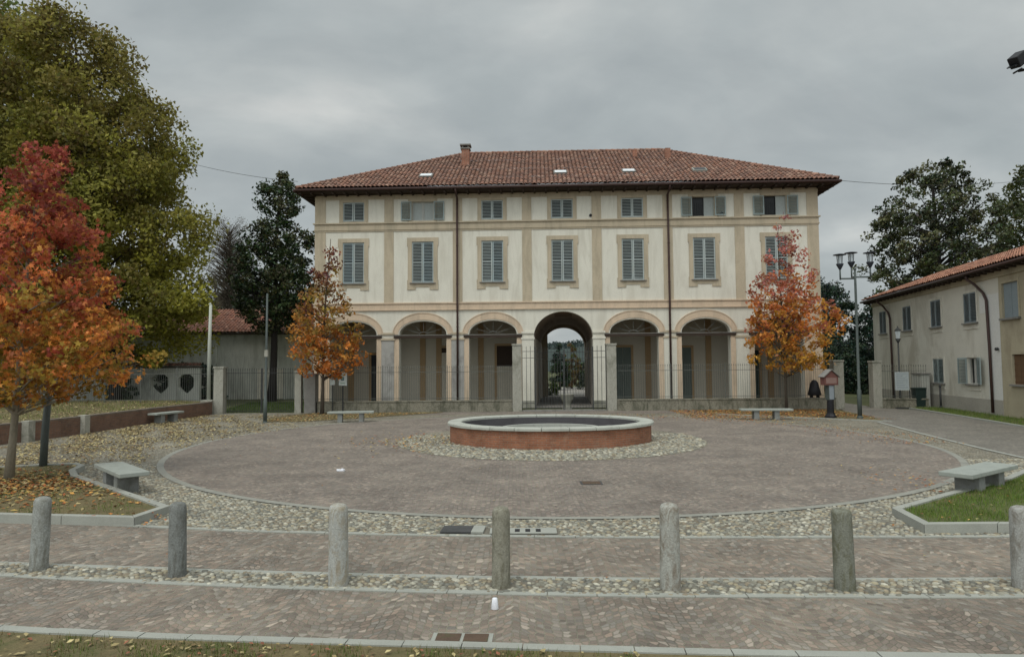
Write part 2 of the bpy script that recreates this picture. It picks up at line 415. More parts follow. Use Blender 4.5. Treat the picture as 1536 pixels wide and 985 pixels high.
# ------------------------------------------------------------------ camera, light, sky
cam = bpy.data.objects.new('camera', bpy.data.cameras.new('camera')); COL.objects.link(cam)
CAMH = 2.4
cam.data.sensor_width = 36.; cam.data.lens = 36. * 1020 / 1536
cam.data.clip_end = 3000; cam.data.clip_start = .1
PIT, ROL = rad(3.1), .0075
fw = Vector((0, math.cos(PIT), math.sin(PIT))); r0 = Vector((1, 0, 0)); u0 = r0.cross(fw)
rr = r0 * math.cos(ROL) - u0 * math.sin(ROL); uu = u0 * math.cos(ROL) + r0 * math.sin(ROL)
cam.matrix_world = Matrix(((rr.x, uu.x, -fw.x, 0), (rr.y, uu.y, -fw.y, 0), (rr.z, uu.z, -fw.z, CAMH), (0, 0, 0, 1)))
scene.camera = cam

SUN_EL, SUN_AZ = rad(60), rad(200)      # azimuth clockwise from +Y: behind the camera, a little to the left
sd = Vector((math.sin(SUN_AZ) * math.cos(SUN_EL), math.cos(SUN_AZ) * math.cos(SUN_EL), math.sin(SUN_EL)))
sun = bpy.data.objects.new('sun', bpy.data.lights.new('sun', 'SUN')); COL.objects.link(sun)
sun.data.energy = 1.15; sun.data.angle = rad(24); sun.data.color = (1, .97, .88)
sun.rotation_euler = sd.to_track_quat('Z', 'Y').to_euler(); sun.location = (0, -20, 40)

w = bpy.data.worlds.new('World'); scene.world = w; w.use_nodes = True
nt = w.node_tree; bg = nt.nodes['Background']
sky = N(nt, 'ShaderNodeTexSky', sky_type='NISHITA'); sky.sun_disc = False
sky.sun_elevation = SUN_EL; sky.sun_rotation = SUN_AZ; sky.dust_density = 3
tc = N(nt, 'ShaderNodeTexCoord'); sx = N(nt, 'ShaderNodeSeparateXYZ'); nt.links.new(tc.outputs['Generated'], sx.inputs[0])
zz = N(nt, 'ShaderNodeMath', operation='MAXIMUM'); zz.inputs[1].default_value = .0; nt.links.new(sx.outputs[2], zz.inputs[0])
za = N(nt, 'ShaderNodeMath', operation='ADD'); za.inputs[1].default_value = .38; nt.links.new(zz.outputs[0], za.inputs[0])
dv = [N(nt, 'ShaderNodeMath', operation='DIVIDE') for _ in range(2)]
for i in range(2): nt.links.new(sx.outputs[i], dv[i].inputs[0]); nt.links.new(za.outputs[0], dv[i].inputs[1])
cx = N(nt, 'ShaderNodeCombineXYZ'); nt.links.new(dv[0].outputs[0], cx.inputs[0]); nt.links.new(dv[1].outputs[0], cx.inputs[1])
def cl(scale, det, stretch, off):
    mp = N(nt, 'ShaderNodeMapping'); mp.inputs['Scale'].default_value = stretch; mp.inputs['Location'].default_value = off
    mp.inputs['Rotation'].default_value = (0, 0, rad(-32))
    nt.links.new(cx.outputs[0], mp.inputs['Vector'])
    n = N(nt, 'ShaderNodeTexNoise'); n.inputs['Scale'].default_value = scale; n.inputs['Detail'].default_value = det
    n.inputs['Roughness'].default_value = .5; n.inputs['Distortion'].default_value = .3
    nt.links.new(mp.outputs['Vector'], n.inputs['Vector']); return n.outputs['Fac']
c1 = ramp(nt, cl(1.7, 7, (1, 1.3, 1), (3.1, 7.7, 0)), [(.30, (3.5, 3.9, 3.95)), (.45, (3.95, 4.32, 4.36)), (.57, (4.6, 4.92, 4.88)), (.71, (6.1, 6.2, 6.0))])
c2 = ramp(nt, cl(4.2, 7, (1, 1.5, 1), (1.3, .4, 2)), [(.3, (.90, .905, .915)), (.7, (1.10, 1.095, 1.09))])
cc = mix(nt, 1., c1, c2, 'MULTIPLY')
# brighter cloud towards the hidden sun, behind the camera
dt = N(nt, 'ShaderNodeVectorMath', operation='DOT_PRODUCT'); dt.inputs[1].default_value = sd
nt.links.new(tc.outputs['Generated'], dt.inputs[0])
mr = N(nt, 'ShaderNodeMapRange', interpolation_type='SMOOTHSTEP'); mr.inputs[1].default_value = 0.; mr.inputs[2].default_value = 1.
mr.inputs[3].default_value = 1.; mr.inputs[4].default_value = 2.7; nt.links.new(dt.outputs['Value'], mr.inputs[0])
vm = N(nt, 'ShaderNodeVectorMath', operation='SCALE'); nt.links.new(cc, vm.inputs[0]); nt.links.new(mr.outputs[0], vm.inputs['Scale'])
fin = mix(nt, .94, sky.outputs['Color'], vm.outputs[0])
nt.links.new(fin, bg.inputs['Color']); bg.inputs['Strength'].default_value = .1
scene.view_settings.view_transform = 'Standard'; scene.view_settings.look = 'None'
scene.view_settings.exposure = .06; scene.view_settings.gamma = 1

# ------------------------------------------------------------------ ground sheets
def sheet(name, poly, z, m, kind='structure'):
    b = MB(); b.face([(x, y, z) for x, y in poly])
    me = b.mesh(name, m)
    if me.polygons[0].normal.z < 0: me.flip_normals()
    return tag(put(name, me), kind=kind)

def band(name, line, w0, w1, z, m, closed=False):
    """flat strip following a polyline, from offset w0 to w1 (left of travel)"""
    b = MB(); P = [Vector(p) for p in line]; n = len(P); L = []; R = []
    for i in range(n):
        d = (P[(i + 1) % n if closed else min(i + 1, n - 1)] - P[(i - 1) % n if closed else max(i - 1, 0)]).normalized()
        o = Vector((-d.y, d.x)); L.append(P[i] + o * w1); R.append(P[i] + o * w0)
    for i in range(n if closed else n - 1):
        j = (i + 1) % n
        b.face([(R[i].x, R[i].y, z), (R[j].x, R[j].y, z), (L[j].x, L[j].y, z), (L[i].x, L[i].y, z)])
    return tag(b.build(name, m), kind='structure')

def kerb_line(b, line, w, z0, z1, closed=False):
    P = [Vector(p) for p in line]; n = len(P); A = []; B = []
    for i in range(n):
        a = P[(i - 1) % n] if (closed or i > 0) else None
        c = P[(i + 1) % n] if (closed or i < n - 1) else None
        d1 = (P[i] - a).normalized() if a is not None else None; d2 = (c - P[i]).normalized() if c is not None else None
        d1 = d1 or d2; d2 = d2 or d1
        m_ = (d1 + d2).normalized(); o = Vector((-m_.y, m_.x)); k = 1 / max(.5, m_.dot(d1))
        A.append(P[i]); B.append(P[i] + o * w * k)
    for i in range(n if closed else n - 1):
        j = (i + 1) % n
        L_ = (A[j] - A[i]).length; m = max(1, round(L_ / 1.05)); g_ = .004 / max(L_, .1) * 1.2
        for k in range(m):
            ta, tb = k / m + g_, (k + 1) / m - g_
            q = [A[i].lerp(A[j], ta), A[i].lerp(A[j], tb), B[i].lerp(B[j], tb), B[i].lerp(B[j], ta)]; zt = z1 + rnd.uniform(-.003, .003)
            b.face([(p.x, p.y, zt) for p in q])
            for s_, t in ((0, 1), (1, 2), (2, 3), (3, 0)):
                b.face([(q[s_].x, q[s_].y, z0), (q[t].x, q[t].y, z0), (q[t].x, q[t].y, zt), (q[s_].x, q[s_].y, zt)])

def dense(line, step=.5):
    out = []
    for i in range(len(line) - 1):
        a, b_ = Vector(line[i]), Vector(line[i + 1]); k = max(1, int((b_ - a).length / step))
        for j in range(k): out.append(tuple(a.lerp(b_, j / k)))
    out.append(tuple(line[-1])); return out

def smooth_line(line, it=2):
    P = [Vector(p) for p in line]
    for _ in range(it):
        Q = [P[0]]
        for i in range(len(P) - 1):
            Q.append(P[i].lerp(P[i + 1], .25)); Q.append(P[i].lerp(P[i + 1], .75))
        Q.append(P[-1]); P = Q
    return [tuple(p) for p in P]

sheet('ground', [(-900, -300), (900, -300), (900, 1500), (-900, 1500)], -.03, M['soil'])
sheet('road', [(-60, 4.0), (60, 4.0), (60, 12.5), (-60, 12.5)], 0., M['setts'])

BACKL = smooth_line([(-16, 10.3), (-9, 9.0), (-6.35, 8.55), (-3.71, 8.19), (-2.08, 7.99), (.22, 7.79), (2.3, 7.70), (5.62, 7.62), (16, 7.6)])
FRONTL = smooth_line([(-16, 9.8), (-9, 8.6), (-6.01, 8.09), (-3.87, 7.74), (-1.51, 7.45), (.62, 7.25), (2.62, 7.17), (5.21, 7.09), (16, 7.05)])
MIDL = smooth_line([(-16, 12.6), (-9, 11.2), (-5.0, 10.32), (-3.61, 10.07), (-1.23, 9.79), (1.2, 9.61), (3.04, 9.55), (5.75, 9.48), (16, 9.45)])
VERGE = smooth_line([(-16, 8.7), (-9, 7.05), (-4.74, 6.25), (-3.09, 6.03), (-1.21, 5.86), (.83, 5.69), (2.33, 5.57), (6, 5.35), (16, 5.25)])
sheet('cobble_strip', FRONTL + BACKL[::-1], .004, M['bedding'])
def edging(line, o, w_, z):
    kb = MB(); kerb_line(kb, [(x, y + o) for x, y in line], w_, -.02, z); tag(kb.build('stone_edging', M['kerb']), kind='structure')
edging(BACKL, -.05, .11, .011); edging(FRONTL, -.06, .11, .011)
sheet('cobbled_ground', MIDL + [(16, 36), (-16.6, 36), (-16.6, 12)], .004, M['bedding'])
sheet('cobbled_yard', [(-16.4, 13.5), (16, 13.5), (16, 36), (-16.4, 36)], .008, M['cobble'])
edging(MIDL, -.05, .10, .015)
sheet('verge', VERGE + [(16, -30), (-16, -30)], .05, M['leafsoil'])
kb = MB(); kerb_line(kb, VERGE, .11, -.02, .065); tag(kb.build('verge_kerb', M['kerb'], bev=.012), kind='structure')
sheet('near_pavement', [(-60, -60), (60, -60), (60, 4), (-60, 4)], .0, M['setts'])

PC = (1.17, 21.75); PR = 10.92
circ = lambda r, n=96, c=PC: [(c[0] + r * math.cos(2 * math.pi * k / n), c[1] + r * math.sin(2 * math.pi * k / n)) for k in range(n)]
sheet('plaza', circ(PR), .013, M['plaza'])
band('plaza_ring', circ(PR, 96), -.15, 0.01, .017, M['ringstone'], True)
FC = (1.2, 21.95)
sheet('fountain_apron', circ(4.85, 64, FC), .017, M['cobble'])
sheet('wall_footpath', [(-4.5, 33.4), (10.3, 33.2), (10.8, 35.4), (-5.0, 35.4)], .012, M['plaza'])
# lane to the right of the square
LANE_L = [(12.55, 13.5), (12.7, 17), (12.95, 18.8), (13.75, 23.1), (14.75, 27.6), (16.2, 33.0), (17.3, 36.5), (18.3, 50), (20, 75)]
LANE_R = [(17.0, 13.5), (17.6, 19), (18.4, 24.6), (19.4, 29.5), (20.2, 34.4), (19.2, 36.3), (19.6, 38), (20.6, 50), (23.2, 75)]
sheet('lane', LANE_L + LANE_R[::-1], .017, M['asph'])
band('lane_edging', dense(LANE_L[:5], .8), -.04, .1, .022, M['kerb'])
kb = MB(); kerb_line(kb, [(17.6, 19), (18.4, 24.6), (19.4, 29.5), (20.4, 35.2)][::-1], .12, -.02, .08); tag(kb.build('lane_kerb', M['kerb'], bev=.01), kind='structure')
sheet('house_verge', [(17.72, 19), (18.52, 24.6), (19.52, 29.5), (20.5, 35.2), (21.9, 36), (22.4, 35), (21.1, 28), (19.4, 19)], .05, M['lawn'])
sheet('courtyard', [(-4, 52.5), (12, 52.5), (14, 74), (-6, 74)], -.012, M['gravel'])
# planted patches beside the low wall
sheet('leafy_patch', [(-11.0, 29.9), (-9.3, 29.8), (-7.4, 31.2), (-5.6, 33.0), (-3.6, 34.9), (-3.6, 35.38), (-10.4, 35.38), (-11.4, 32.5)], .022, M['leafsoil'])
sheet('leafy_patch', [(9.6, 32.6), (12.1, 30.4), (15.2, 27.7), (16.0, 31), (16.7, 35.38), (9.4, 35.38)], .022, M['leafsoil'])
kb = MB(); kerb_line(kb, [(9.6, 32.5), (12.1, 30.3), (15.3, 27.6)], .1, -.02, .05); tag(kb.build('patch_kerb', M['kerb'], bev=.01), kind='structure')

# raised lawn beds with granite kerbs
LB = [(-16.4, 12.35), (-8.2, 10.80), (-5.76, 10.47), (-5.66, 11.35), (-7.3, 12.85), (-8.75, 14.2), (-9.35, 14.75), (-9.85, 15.45), (-10.1, 16.2), (-10.5, 16.55), (-11.0, 16.5), (-12.2, 16.0), (-16.4, 14.2)]
RB = [(16.0, 9.66), (5.75, 9.66), (5.93, 10.80), (7.85, 12.22), (9.6, 13.45), (10.9, 14.6), (12.1, 16.1), (12.5, 15.8), (12.5, 13.4), (16.0, 13.0)]
for nm, poly, m in (('lawn_bed', LB, 'leafsoil'), ('lawn_bed', RB, 'lawn')):
    cw = sum((poly[i][0] * poly[(i + 1) % len(poly)][1] - poly[(i + 1) % len(poly)][0] * poly[i][1]) for i in range(len(poly))) > 0
    P2 = poly if cw else poly[::-1]
    sheet(nm, P2, .105, M[m])
    kb = MB(); kerb_line(kb, P2, .13, -.02, .135, True)
    tag(kb.build('bed_kerb', M['kerb'], bev=.012), kind='structure')

# ------------------------------------------------------------------ pebbles
dome = []; dface = []
for r_, z_ in ((.5, 0), (.42, .24)):
    for k in range(7): a = 2 * math.pi * (k + (.5 if z_ else 0)) / 7; dome.append((r_ * math.cos(a), r_ * math.sin(a), z_))
dome.append((0, 0, .36))
for k in range(7):
    k2 = (k + 1) % 7
    dface.append((k, k2, 7 + k)); dface.append((k2, 7 + k2, 7 + k)); dface.append((7 + k, 7 + k2, 14))
PAL_P = np.array([(.42, .41, .36), (.33, .325, .29), (.49, .48, .43), (.27, .27, .25), (.38, .33, .26), (.56, .55, .50), (.31, .27, .22), (.22, .225, .215), (.44, .40, .31), (.36, .36, .33)])
def pebbles(name, test, x0, x1, y0, y1, sp, label):
    nx = int((x1 - x0) / sp); ny = int((y1 - y0) / (sp * .87))
    gx, gy = np.meshgrid(np.arange(nx), np.arange(ny))
    px = x0 + (gx + .5 * (gy % 2)).ravel() * sp + NR.uniform(-.28, .28, nx * ny) * sp
    py = y0 + gy.ravel() * sp * .87 + NR.uniform(-.28, .28, nx * ny) * sp
    k = test(px, py) & (NR.random(len(px)) < .95); px, py = px[k], py[k]; n = len(px)
    s_ = NR.uniform(.75, 1.15, n) * sp
    scl = np.stack([s_ * NR.uniform(.95, 1.35, n), s_ * NR.uniform(.75, 1., n), s_ * NR.uniform(.5, .95, n)], 1)
    cols = PAL_P[NR.integers(0, len(PAL_P), n)] * np.array([.87, .85, .77]) * NR.uniform(.7, 1.15, (n, 1))
    pos = np.stack([px, py, np.full(n, .003)], 1)
    o = stamp(name, dome, dface, pos, scl, rots(n, .22), cols, M['pebble'])
    o.data.polygons.foreach_set('use_smooth', [True] * len(o.data.polygons))
    tag(o, label, 'pebbles', kind='stuff'); return o
sp_poly = FRONTL + BACKL[::-1]
BOLL = [(-5.70, 8.30), (-3.90, 8.02), (-1.94, 7.66), (-.14, 7.54), (1.68, 7.44), (3.52, 7.37), (5.42, 7.36)]
def t1(px, py):
    k = inpoly(px, py, sp_poly)
    for bx_, by_ in BOLL: k &= (px - bx_) ** 2 + (py - by_) ** 2 > .13 ** 2
    return k
pebbles('pebbles', t1, -8, 8, 7, 9.6, .066, 'river pebbles set in the narrow strip between the granite bollards')
cob_poly = MIDL + [(16, 18), (-16, 18)]
drains = [(-1.08, -.40, 9.82, 10.27), (-.40, .62, 9.74, 10.1)]
def t2(px, py):
    k = inpoly(px, py, cob_poly) & ((px - PC[0]) ** 2 + (py - PC[1]) ** 2 > (PR + .17) ** 2)
    k &= ~inpoly(px, py, LB) & ~inpoly(px, py, RB) & (px < 12.5)
    for a, b_, c, d in drains: k &= ~((px > a - .03) & (px < b_ + .03) & (py > c - .03) & (py < d + .03))
    return k
pebbles('pebbles', t2, -12, 13, 9.4, 17, .070, 'river pebbles paving the broad band around the front of the round plaza')
def t3(px, py):
    r2 = (px - FC[0]) ** 2 + (py - FC[1]) ** 2
    return (r2 < 4.8 ** 2) & (((px - FC[0]) / 3.2) ** 2 + ((py - FC[1]) / 2.7) ** 2 > 1) & (py < 23.5)
o = pebbles('pebbles', t3, -4, 6.5, 17, 23.6, .10, 'river pebbles ringing the foot of the brick fountain'); o.location.z = .014

# ------------------------------------------------------------------ fallen leaves and grass
def litter(name, n, sampler, cols, size, z, label, tilt=.5):
    x, y = sampler(n); n = len(x)
    c = np.array(cols)[NR.integers(0, len(cols), n)] * NR.uniform(.6, 1.2, (n, 1))
    pos = np.stack([x, y, z + NR.uniform(.004, .02, n)], 1)
    o = stamp(name, LEAF[0], LEAF[1], pos, NR.uniform(.6, 1.2, n) * size, rots(n, tilt), c, M['litter'])
    return tag(o, label, 'fallen leaves', kind='stuff')
DRY = [(.34, .27, .13), (.42, .34, .17), (.25, .18, .085), (.48, .40, .20), (.20, .13, .07)]
ORG = [(.42, .17, .05), (.50, .26, .07), (.33, .10, .04), (.45, .32, .10), (.24, .12, .05)]
def in_field(poly=None, density=None, box=None):
    def f(n):
        x = NR.uniform(box[0], box[1], n); y = NR.uniform(box[2], box[3], n)
        k = np.ones(n, bool)
        if poly: k &= inpoly(x, y, poly)
        if density is not None: k &= NR.random(n) < density(x, y)
        return x[k], y[k]
    return f
def inset(poly, d=.17):
    cx_, cy_ = sum(p[0] for p in poly) / len(poly), sum(p[1] for p in poly) / len(poly)
    def f(x, y):
        k = np.ones(len(x))
        for dx, dy in ((d, 0), (-d, 0), (0, d), (0, -d), (d * .7, d * .7), (-d * .7, d * .7), (d * .7, -d * .7), (-d * .7, -d * .7)): k = k * inpoly(x + dx, y + dy, poly)
        return k
    return f
def clumpy(x, y, s=1.3, th=.0):
    return np.clip(.5 + .35 * np.sin(x * s + 1.7 * np.sin(y * s * .8)) * np.cos(y * s * 1.1 + np.sin(x * s * 1.3)) + .25 * np.sin(x * s * 3.1 + y * 2.3) - th, 0, 1)
yard = [(-15.6, 18), (-15.6, 34), (-6, 34.5), (-8, 27), (-9.7, 23), (-9.8, 19.5), (-9.2, 17), (-10.5, 16.8), (-13, 16.2)]
litter('fallen_leaves', 60000, in_field(yard, lambda x, y: clumpy(x, y) * np.clip(1.25 - (x + 15.5) / 6.5 + (22 - y) * .02, .05, 1), (-16, -6, 16, 35)), DRY, .095, .022,
       'tan and yellow leaf litter lying thick on the cobbles beside the terrace wall')
litter('fallen_leaves', 20000, in_field(LB, lambda x, y: np.exp(-((x + 10.4) / 2.6) ** 2 - ((y - 13.4) / 1.3) ** 2) + .05, (-15, -5.6, 10.4, 16.6)), ORG + DRY[:2], .10, .11,
       'orange and yellow leaves heaped on the lawn bed under the red maple')
litter('fallen_leaves', 7000, in_field(None, lambda x, y: .25 + .75 * (y > 30), (8, 16, 28.5, 35.3)), ORG, .09, .022,
       'orange leaves scattered on the ground around the right bench near the low wall')
litter('fallen_leaves', 6000, in_field(None, lambda x, y: np.exp(-(((x - PC[0]) ** 2 + (y - PC[1]) ** 2) ** .5 - 11) ** 2 / 1.2), (2, 13.5, 20, 33.5)), ORG, .075, .016,
       'reddish leaves gathered along the far right edge of the round plaza')
litter('fallen_leaves', 3500, in_field(None, lambda x, y: np.exp(-((x + 3.1) / 1.4) ** 2 - ((y - 21.3) / 1.9) ** 2), (-7, 1, 17, 26)), ORG + DRY, .10, .065,
       'orange leaves drifted on the cobbles at the left side of the fountain')
litter('fallen_leaves', 1300, in_field(None, lambda x, y: np.exp(-((x - 8.0) / .9) ** 2 - ((y - 13.6) / 1.2) ** 2) + .8 * np.exp(-((x - 5.7) / .16) ** 2 - ((y - 10.35) / .45) ** 2), (5, 11, 9.7, 17)), ORG, .08, .05,
       'brown and orange leaves between the right lawn bed and the plaza edge')
litter('fallen_leaves', 1600, in_field(None, lambda x, y: .28 * clumpy(x, y, .9) , (-11, 11, 5.9, 33)), DRY + ORG[:1] + [(.42, .40, .34)], .06, .016,
       'stray leaves scattered thinly over the paving')
litter('fallen_leaves', 3800, in_field([(-11.0, 29.9), (-9.3, 29.8), (-7.4, 31.2), (-5.6, 33.0), (-3.6, 34.9), (-10.4, 35.3)], None, (-11.4, -3, 29.5, 35.4)), DRY + ORG[:2], .09, .024,
       'brown leaves covering the patch under the left orange tree')
litter('fallen_leaves', 500, in_field(None, lambda x, y: np.exp(-((y - 9.2 - .12 * (-x - 5)) / .10) ** 2) * 0 + np.exp(-((x + 5.62) / .25) ** 2 - ((y - 10.7) / .28) ** 2), (-7, -4.5, 10, 11.6)), ORG, .07, .05,
       'orange leaves caught at the corner of the left lawn kerb')

def grass(name, n, sampler, h, z, cols, label):
    x, y = sampler(n); n = len(x)
    tv = [(-.5, 0, 0), (.5, 0, 0), (.12, .25, 1.)]
    c = np.array(cols)[NR.integers(0, len(cols), n)] * NR.uniform(.6, 1.25, (n, 1))
    hh = NR.uniform(.4, 1.2, n) * h
    scl = np.stack([np.full(n, h * .10), hh, hh], 1)
    o = stamp(name, tv, [(0, 1, 2)], np.stack([x, y, np.full(n, z)], 1), scl, rots(n, .5), c, M['blade'])
    return tag(o, label, 'grass', kind='stuff')
GRN = [(.12, .21, .03), (.16, .24, .045), (.09, .15, .025), (.20, .22, .06)]
GDRY = [(.13, .16, .04), (.21, .19, .07), (.16, .12, .05), (.10, .14, .035)]
grass('grass', 80000, in_field(RB, lambda x, y: inset(RB)(x, y) * np.clip(.15 + .9 * clumpy(x, y, 2.4, .1) + .12 * (y - 10.3), 0, 1), (5.7, 13, 9.6, 16.2)), .075, .105, GRN, 'short bright green grass in the kerbed bed at the right')
litter('fallen_leaves', 900, in_field(RB, lambda x, y: inset(RB)(x, y) * (.15 + .85 * np.exp(-(y - 9.8) / .6)), (5.7, 12, 9.6, 15)), ORG + DRY + [(.5, .5, .42)], .06, .135, 'small leaves caught in the grass of the right lawn bed')
grass('grass', 42000, in_field(LB, lambda x, y: np.clip(1.1 - np.exp(-((x + 10.4) / 2.3) ** 2 - ((y - 13.6) / 1.2) ** 2), 0, 1) * clumpy(x, y, 1.8, .1) * inset(LB)(x, y), (-14, -5.6, 10.4, 16.6)), .06, .105, GDRY + GRN[:2], 'patchy dull grass in the kerbed bed at the left')
vp = [(x, y - .04) for x, y in VERGE] + [(16, 4.6), (-16, 4.6)]
grass('grass', 60000, in_field(vp, lambda x, y: clumpy(x, y, 2.6, .15), (-6.5, 1.0, 4.8, 7.2)), .06, .05, GDRY + GRN[:1], 'patchy grass on the roadside verge in the near left corner')
grass('grass', 2600, in_field(None, lambda x, y: np.exp(-((x + 1.22) / .14) ** 2 - ((y - 9.98) / .16) ** 2) + .9 * np.exp(-((x - -.02) / .05) ** 2 - ((y - 6.1) / .09) ** 2), (-1.8, .6, 5.9, 10.4)), .045, .012, GRN, 'green tufts growing beside the drain covers')
litter('fallen_leaves', 1500, in_field(vp, None, (-6.5, 1.0, 4.8, 6.8)), DRY + [(.25, .10, .06)], .06, .06, 'small brown leaves on the near roadside verge')
grass('grass', 16000, in_field([(17.72, 19), (18.52, 24.6), (19.52, 29.5), (20.5, 35.2), (21.9, 36), (22.0, 33), (21.1, 28.8), (19.4, 19)], None, (17, 23, 22, 36)), .12, .05, GRN, 'green grass strip growing along the foot of the farmhouse wall')

# ------------------------------------------------------------------ trees
def limb_path(a, b_, bend, n=5):
    a, b_ = Vector(a), Vector(b_); out = []
    off = Vector((rnd.uniform(-1, 1), rnd.uniform(-1, 1), rnd.uniform(-.2, .6))) * bend * (b_ - a).length
    for i in range(n + 1):
        t = i / n; out.append(a.lerp(b_, t) + off * math.sin(math.pi * t) * .5)
    return out

def tree(name, label, cat, base, lean, h, trunk_r, z0, prof, nclump, cr, nleaf, lsize, pal, group=None, bark='bark', leafm='leaf',
         shape=LEAF, surf=.55, flat=.8, limbs=26, sparse=None, squash=(1, 1), topw=None, crowncentre=None):
    """prof: list of (t, radius) along the crown from z0 to h; pal(t, rng)->colour per clump"""
    root = empty(name, base, 0, label, cat, group)
    tx = lambda t: (lean[0] * t, lean[1] * t)
    cc_ = crowncentre or (lambda t: tx(t))
    ts = [p[0] for p in prof]; rs = [p[1] for p in prof]
    C = []; Tt = []
    wts = np.interp(np.linspace(0, 1, 200), ts, rs) ** 1.6 + .02; wts /= wts.sum()
    tsamp = NR.choice(np.linspace(0, 1, 200), nclump, p=wts)
    for t in tsamp:
        r = float(np.interp(t, ts, rs)); k = (NR.random() ** .5) * (1 - surf) + surf * NR.uniform(.75, 1.02)
        if NR.random() < .28: k *= NR.uniform(.2, .8)
        a = NR.uniform(0, 2 * math.pi)
        rr_ = max(0, r - cr * .45) * k * (1 + .10 * math.sin(3 * a + 5 * t) + .08 * math.sin(7 * a - 9 * t))
        z = z0 + t * (h - z0); c0 = cc_(z / h)
        C.append((c0[0] + rr_ * math.cos(a) * squash[0], c0[1] + rr_ * math.sin(a) * squash[1], z)); Tt.append(t)
    C = np.array(C); Tt = np.array(Tt)
    if sparse is not None:
        keep = NR.random(len(C)) < np.array([sparse(t) for t in Tt]); C = C[keep]; Tt = Tt[keep]
    # trunk and limbs
    tb = MB(); nseg = 8; pts = []; rd = []
    for i in range(nseg + 1):
        t = i / nseg * .93; wob = .012 * h * math.sin(5 * t + base[0]) * t
        pts.append((tx(t)[0] + wob, tx(t)[1] + wob * .6, t * h - (.15 if i == 0 else 0)))
        rd.append(trunk_r * ((1 - t) ** .8 + .06) * (1.35 if i == 0 else 1))
    tb.tube(pts, rd, 9)
    order = list(range(len(C))); rnd.shuffle(order)
    for i in order[:limbs]:
        c = Vector(C[i]); tz = max(.12, min(.9, (c.z - .35 * math.hypot(c.x - tx(c.z / h)[0], c.y - tx(c.z / h)[1]) - .04 * h) / h))
        tz = max(tz, min(.85, z0 / h * .85))
        k = tz / .93 * nseg; i0 = min(nseg - 1, int(k)); s_ = Vector(pts[i0]).lerp(Vector(pts[i0 + 1]), k - i0)
        pr = trunk_r * ((1 - tz) ** .8 + .06)
        P_ = limb_path(s_, c, .18); r0_ = pr * .42
        tb.tube(P_, [r0_ * (1 - .85 * j / 5) for j in range(6)], 5, cap=False)
        for _ in range(2):
            j = rnd.randint(2, 4); q = P_[j]; d = (c - s_).length * .3
            e_ = q + Vector((rnd.uniform(-1, 1), rnd.uniform(-1, 1), rnd.uniform(-.1, 1))) * d
            tb.tube(limb_path(q, e_, .15, 3), [r0_ * .35, r0_ * .25, r0_ * .16, r0_ * .08], 4, cap=False)
    tb.build('trunk', M[bark], root)
    if nleaf:
        n = len(C); npc = np.maximum(3, (nleaf * NR.uniform(.5, 1.5, n) / n)).astype(int)
        ci = np.repeat(np.arange(n), npc); m_ = len(ci)
        g = NR.normal(size=(m_, 3)); g /= np.linalg.norm(g, axis=1)[:, None]
        g *= (NR.random(m_) ** .45)[:, None] * cr * NR.uniform(.65, 1.15, n)[ci][:, None]; g[:, 2] *= flat
        pos = C[ci] + g
        cb_ = np.array([pal(t, NR) for t in Tt]); cols = cb_[ci] * NR.uniform(.68, 1.3, (m_, 1)) + NR.normal(0, .008, (m_, 3))
        alt = np.array([pal(t, NR) for t in NR.choice(Tt, 400)])
        sw = NR.random(m_) < .3; cols[sw] = (cols[sw] + alt[NR.integers(0, 400, sw.sum())]) / 2
        o = stamp('crown', shape[0], shape[1], pos, NR.uniform(.6, 1.25, m_) * lsize, rots(m_), np.clip(cols, .004, 1), M[leafm], root)
    return root

def pick(cols): return lambda t, R: np.array(cols[R.integers(0, len(cols))]) * R.uniform(.75, 1.2)
def grad(stops, jit=.12, var=.25):
    def f(t, R):
        t = float(np.clip(t + R.normal(0, jit), 0, 1)); i = 0
        while i < len(stops) - 2 and t > stops[i + 1][0]: i += 1
        (a, ca), (b_, cb_) = stops[i], stops[i + 1]
        k = min(1, max(0, (t - a) / (b_ - a))); c = np.array(ca) * (1 - k) + np.array(cb_) * k
        return c * R.uniform(1 - var, 1 + var)
    return f

# big yellowing lime tree at the left, and its neighbour at the frame edge
OLV = [(.075, .085, .02), (.10, .105, .025), (.14, .125, .03), (.055, .07, .02), (.17, .14, .03), (.09, .08, .025), (.05, .06, .018)]
tree('linden_tree', 'huge yellow-green leafy tree rising behind the terrace fence at the left', 'tree', (-23.9, 41.2, .3), (-3.4, 0.3), 24.6, .26, 2.7,
     [(0, 5.2), (.05, 8.0), (.14, 9.3), (.34, 9.2), (.55, 8.4), (.72, 7.2), (.86, 5.2), (.95, 3.2), (1, 1.0)], 980, 1.2, 150000, .27, grad([(0, (.34, .32, .055)), (.4, (.245, .235, .048)), (.7, (.215, .18, .048)), (1, (.18, .15, .045))], .25, .45),
     bark='barkdark', crowncentre=lambda t: (-3.3 - 1.0 * t, .5), limbs=40, squash=(1, .85))
tree('linden_tree', 'tall olive-green tree at the left edge standing behind the huge yellow-green one', 'tree', (-36.5, 47, .0), (0, 0), 29, .5, 3.5,
     [(0, 4.0), (.2, 7.6), (.4, 8.6), (.6, 8.2), (.8, 6.4), (.95, 3.4), (1, 1.0)], 420, 1.5, 60000, .34, pick([tuple(2.1 * q for q in c) for c in OLV]), bark='barkdark', limbs=30)
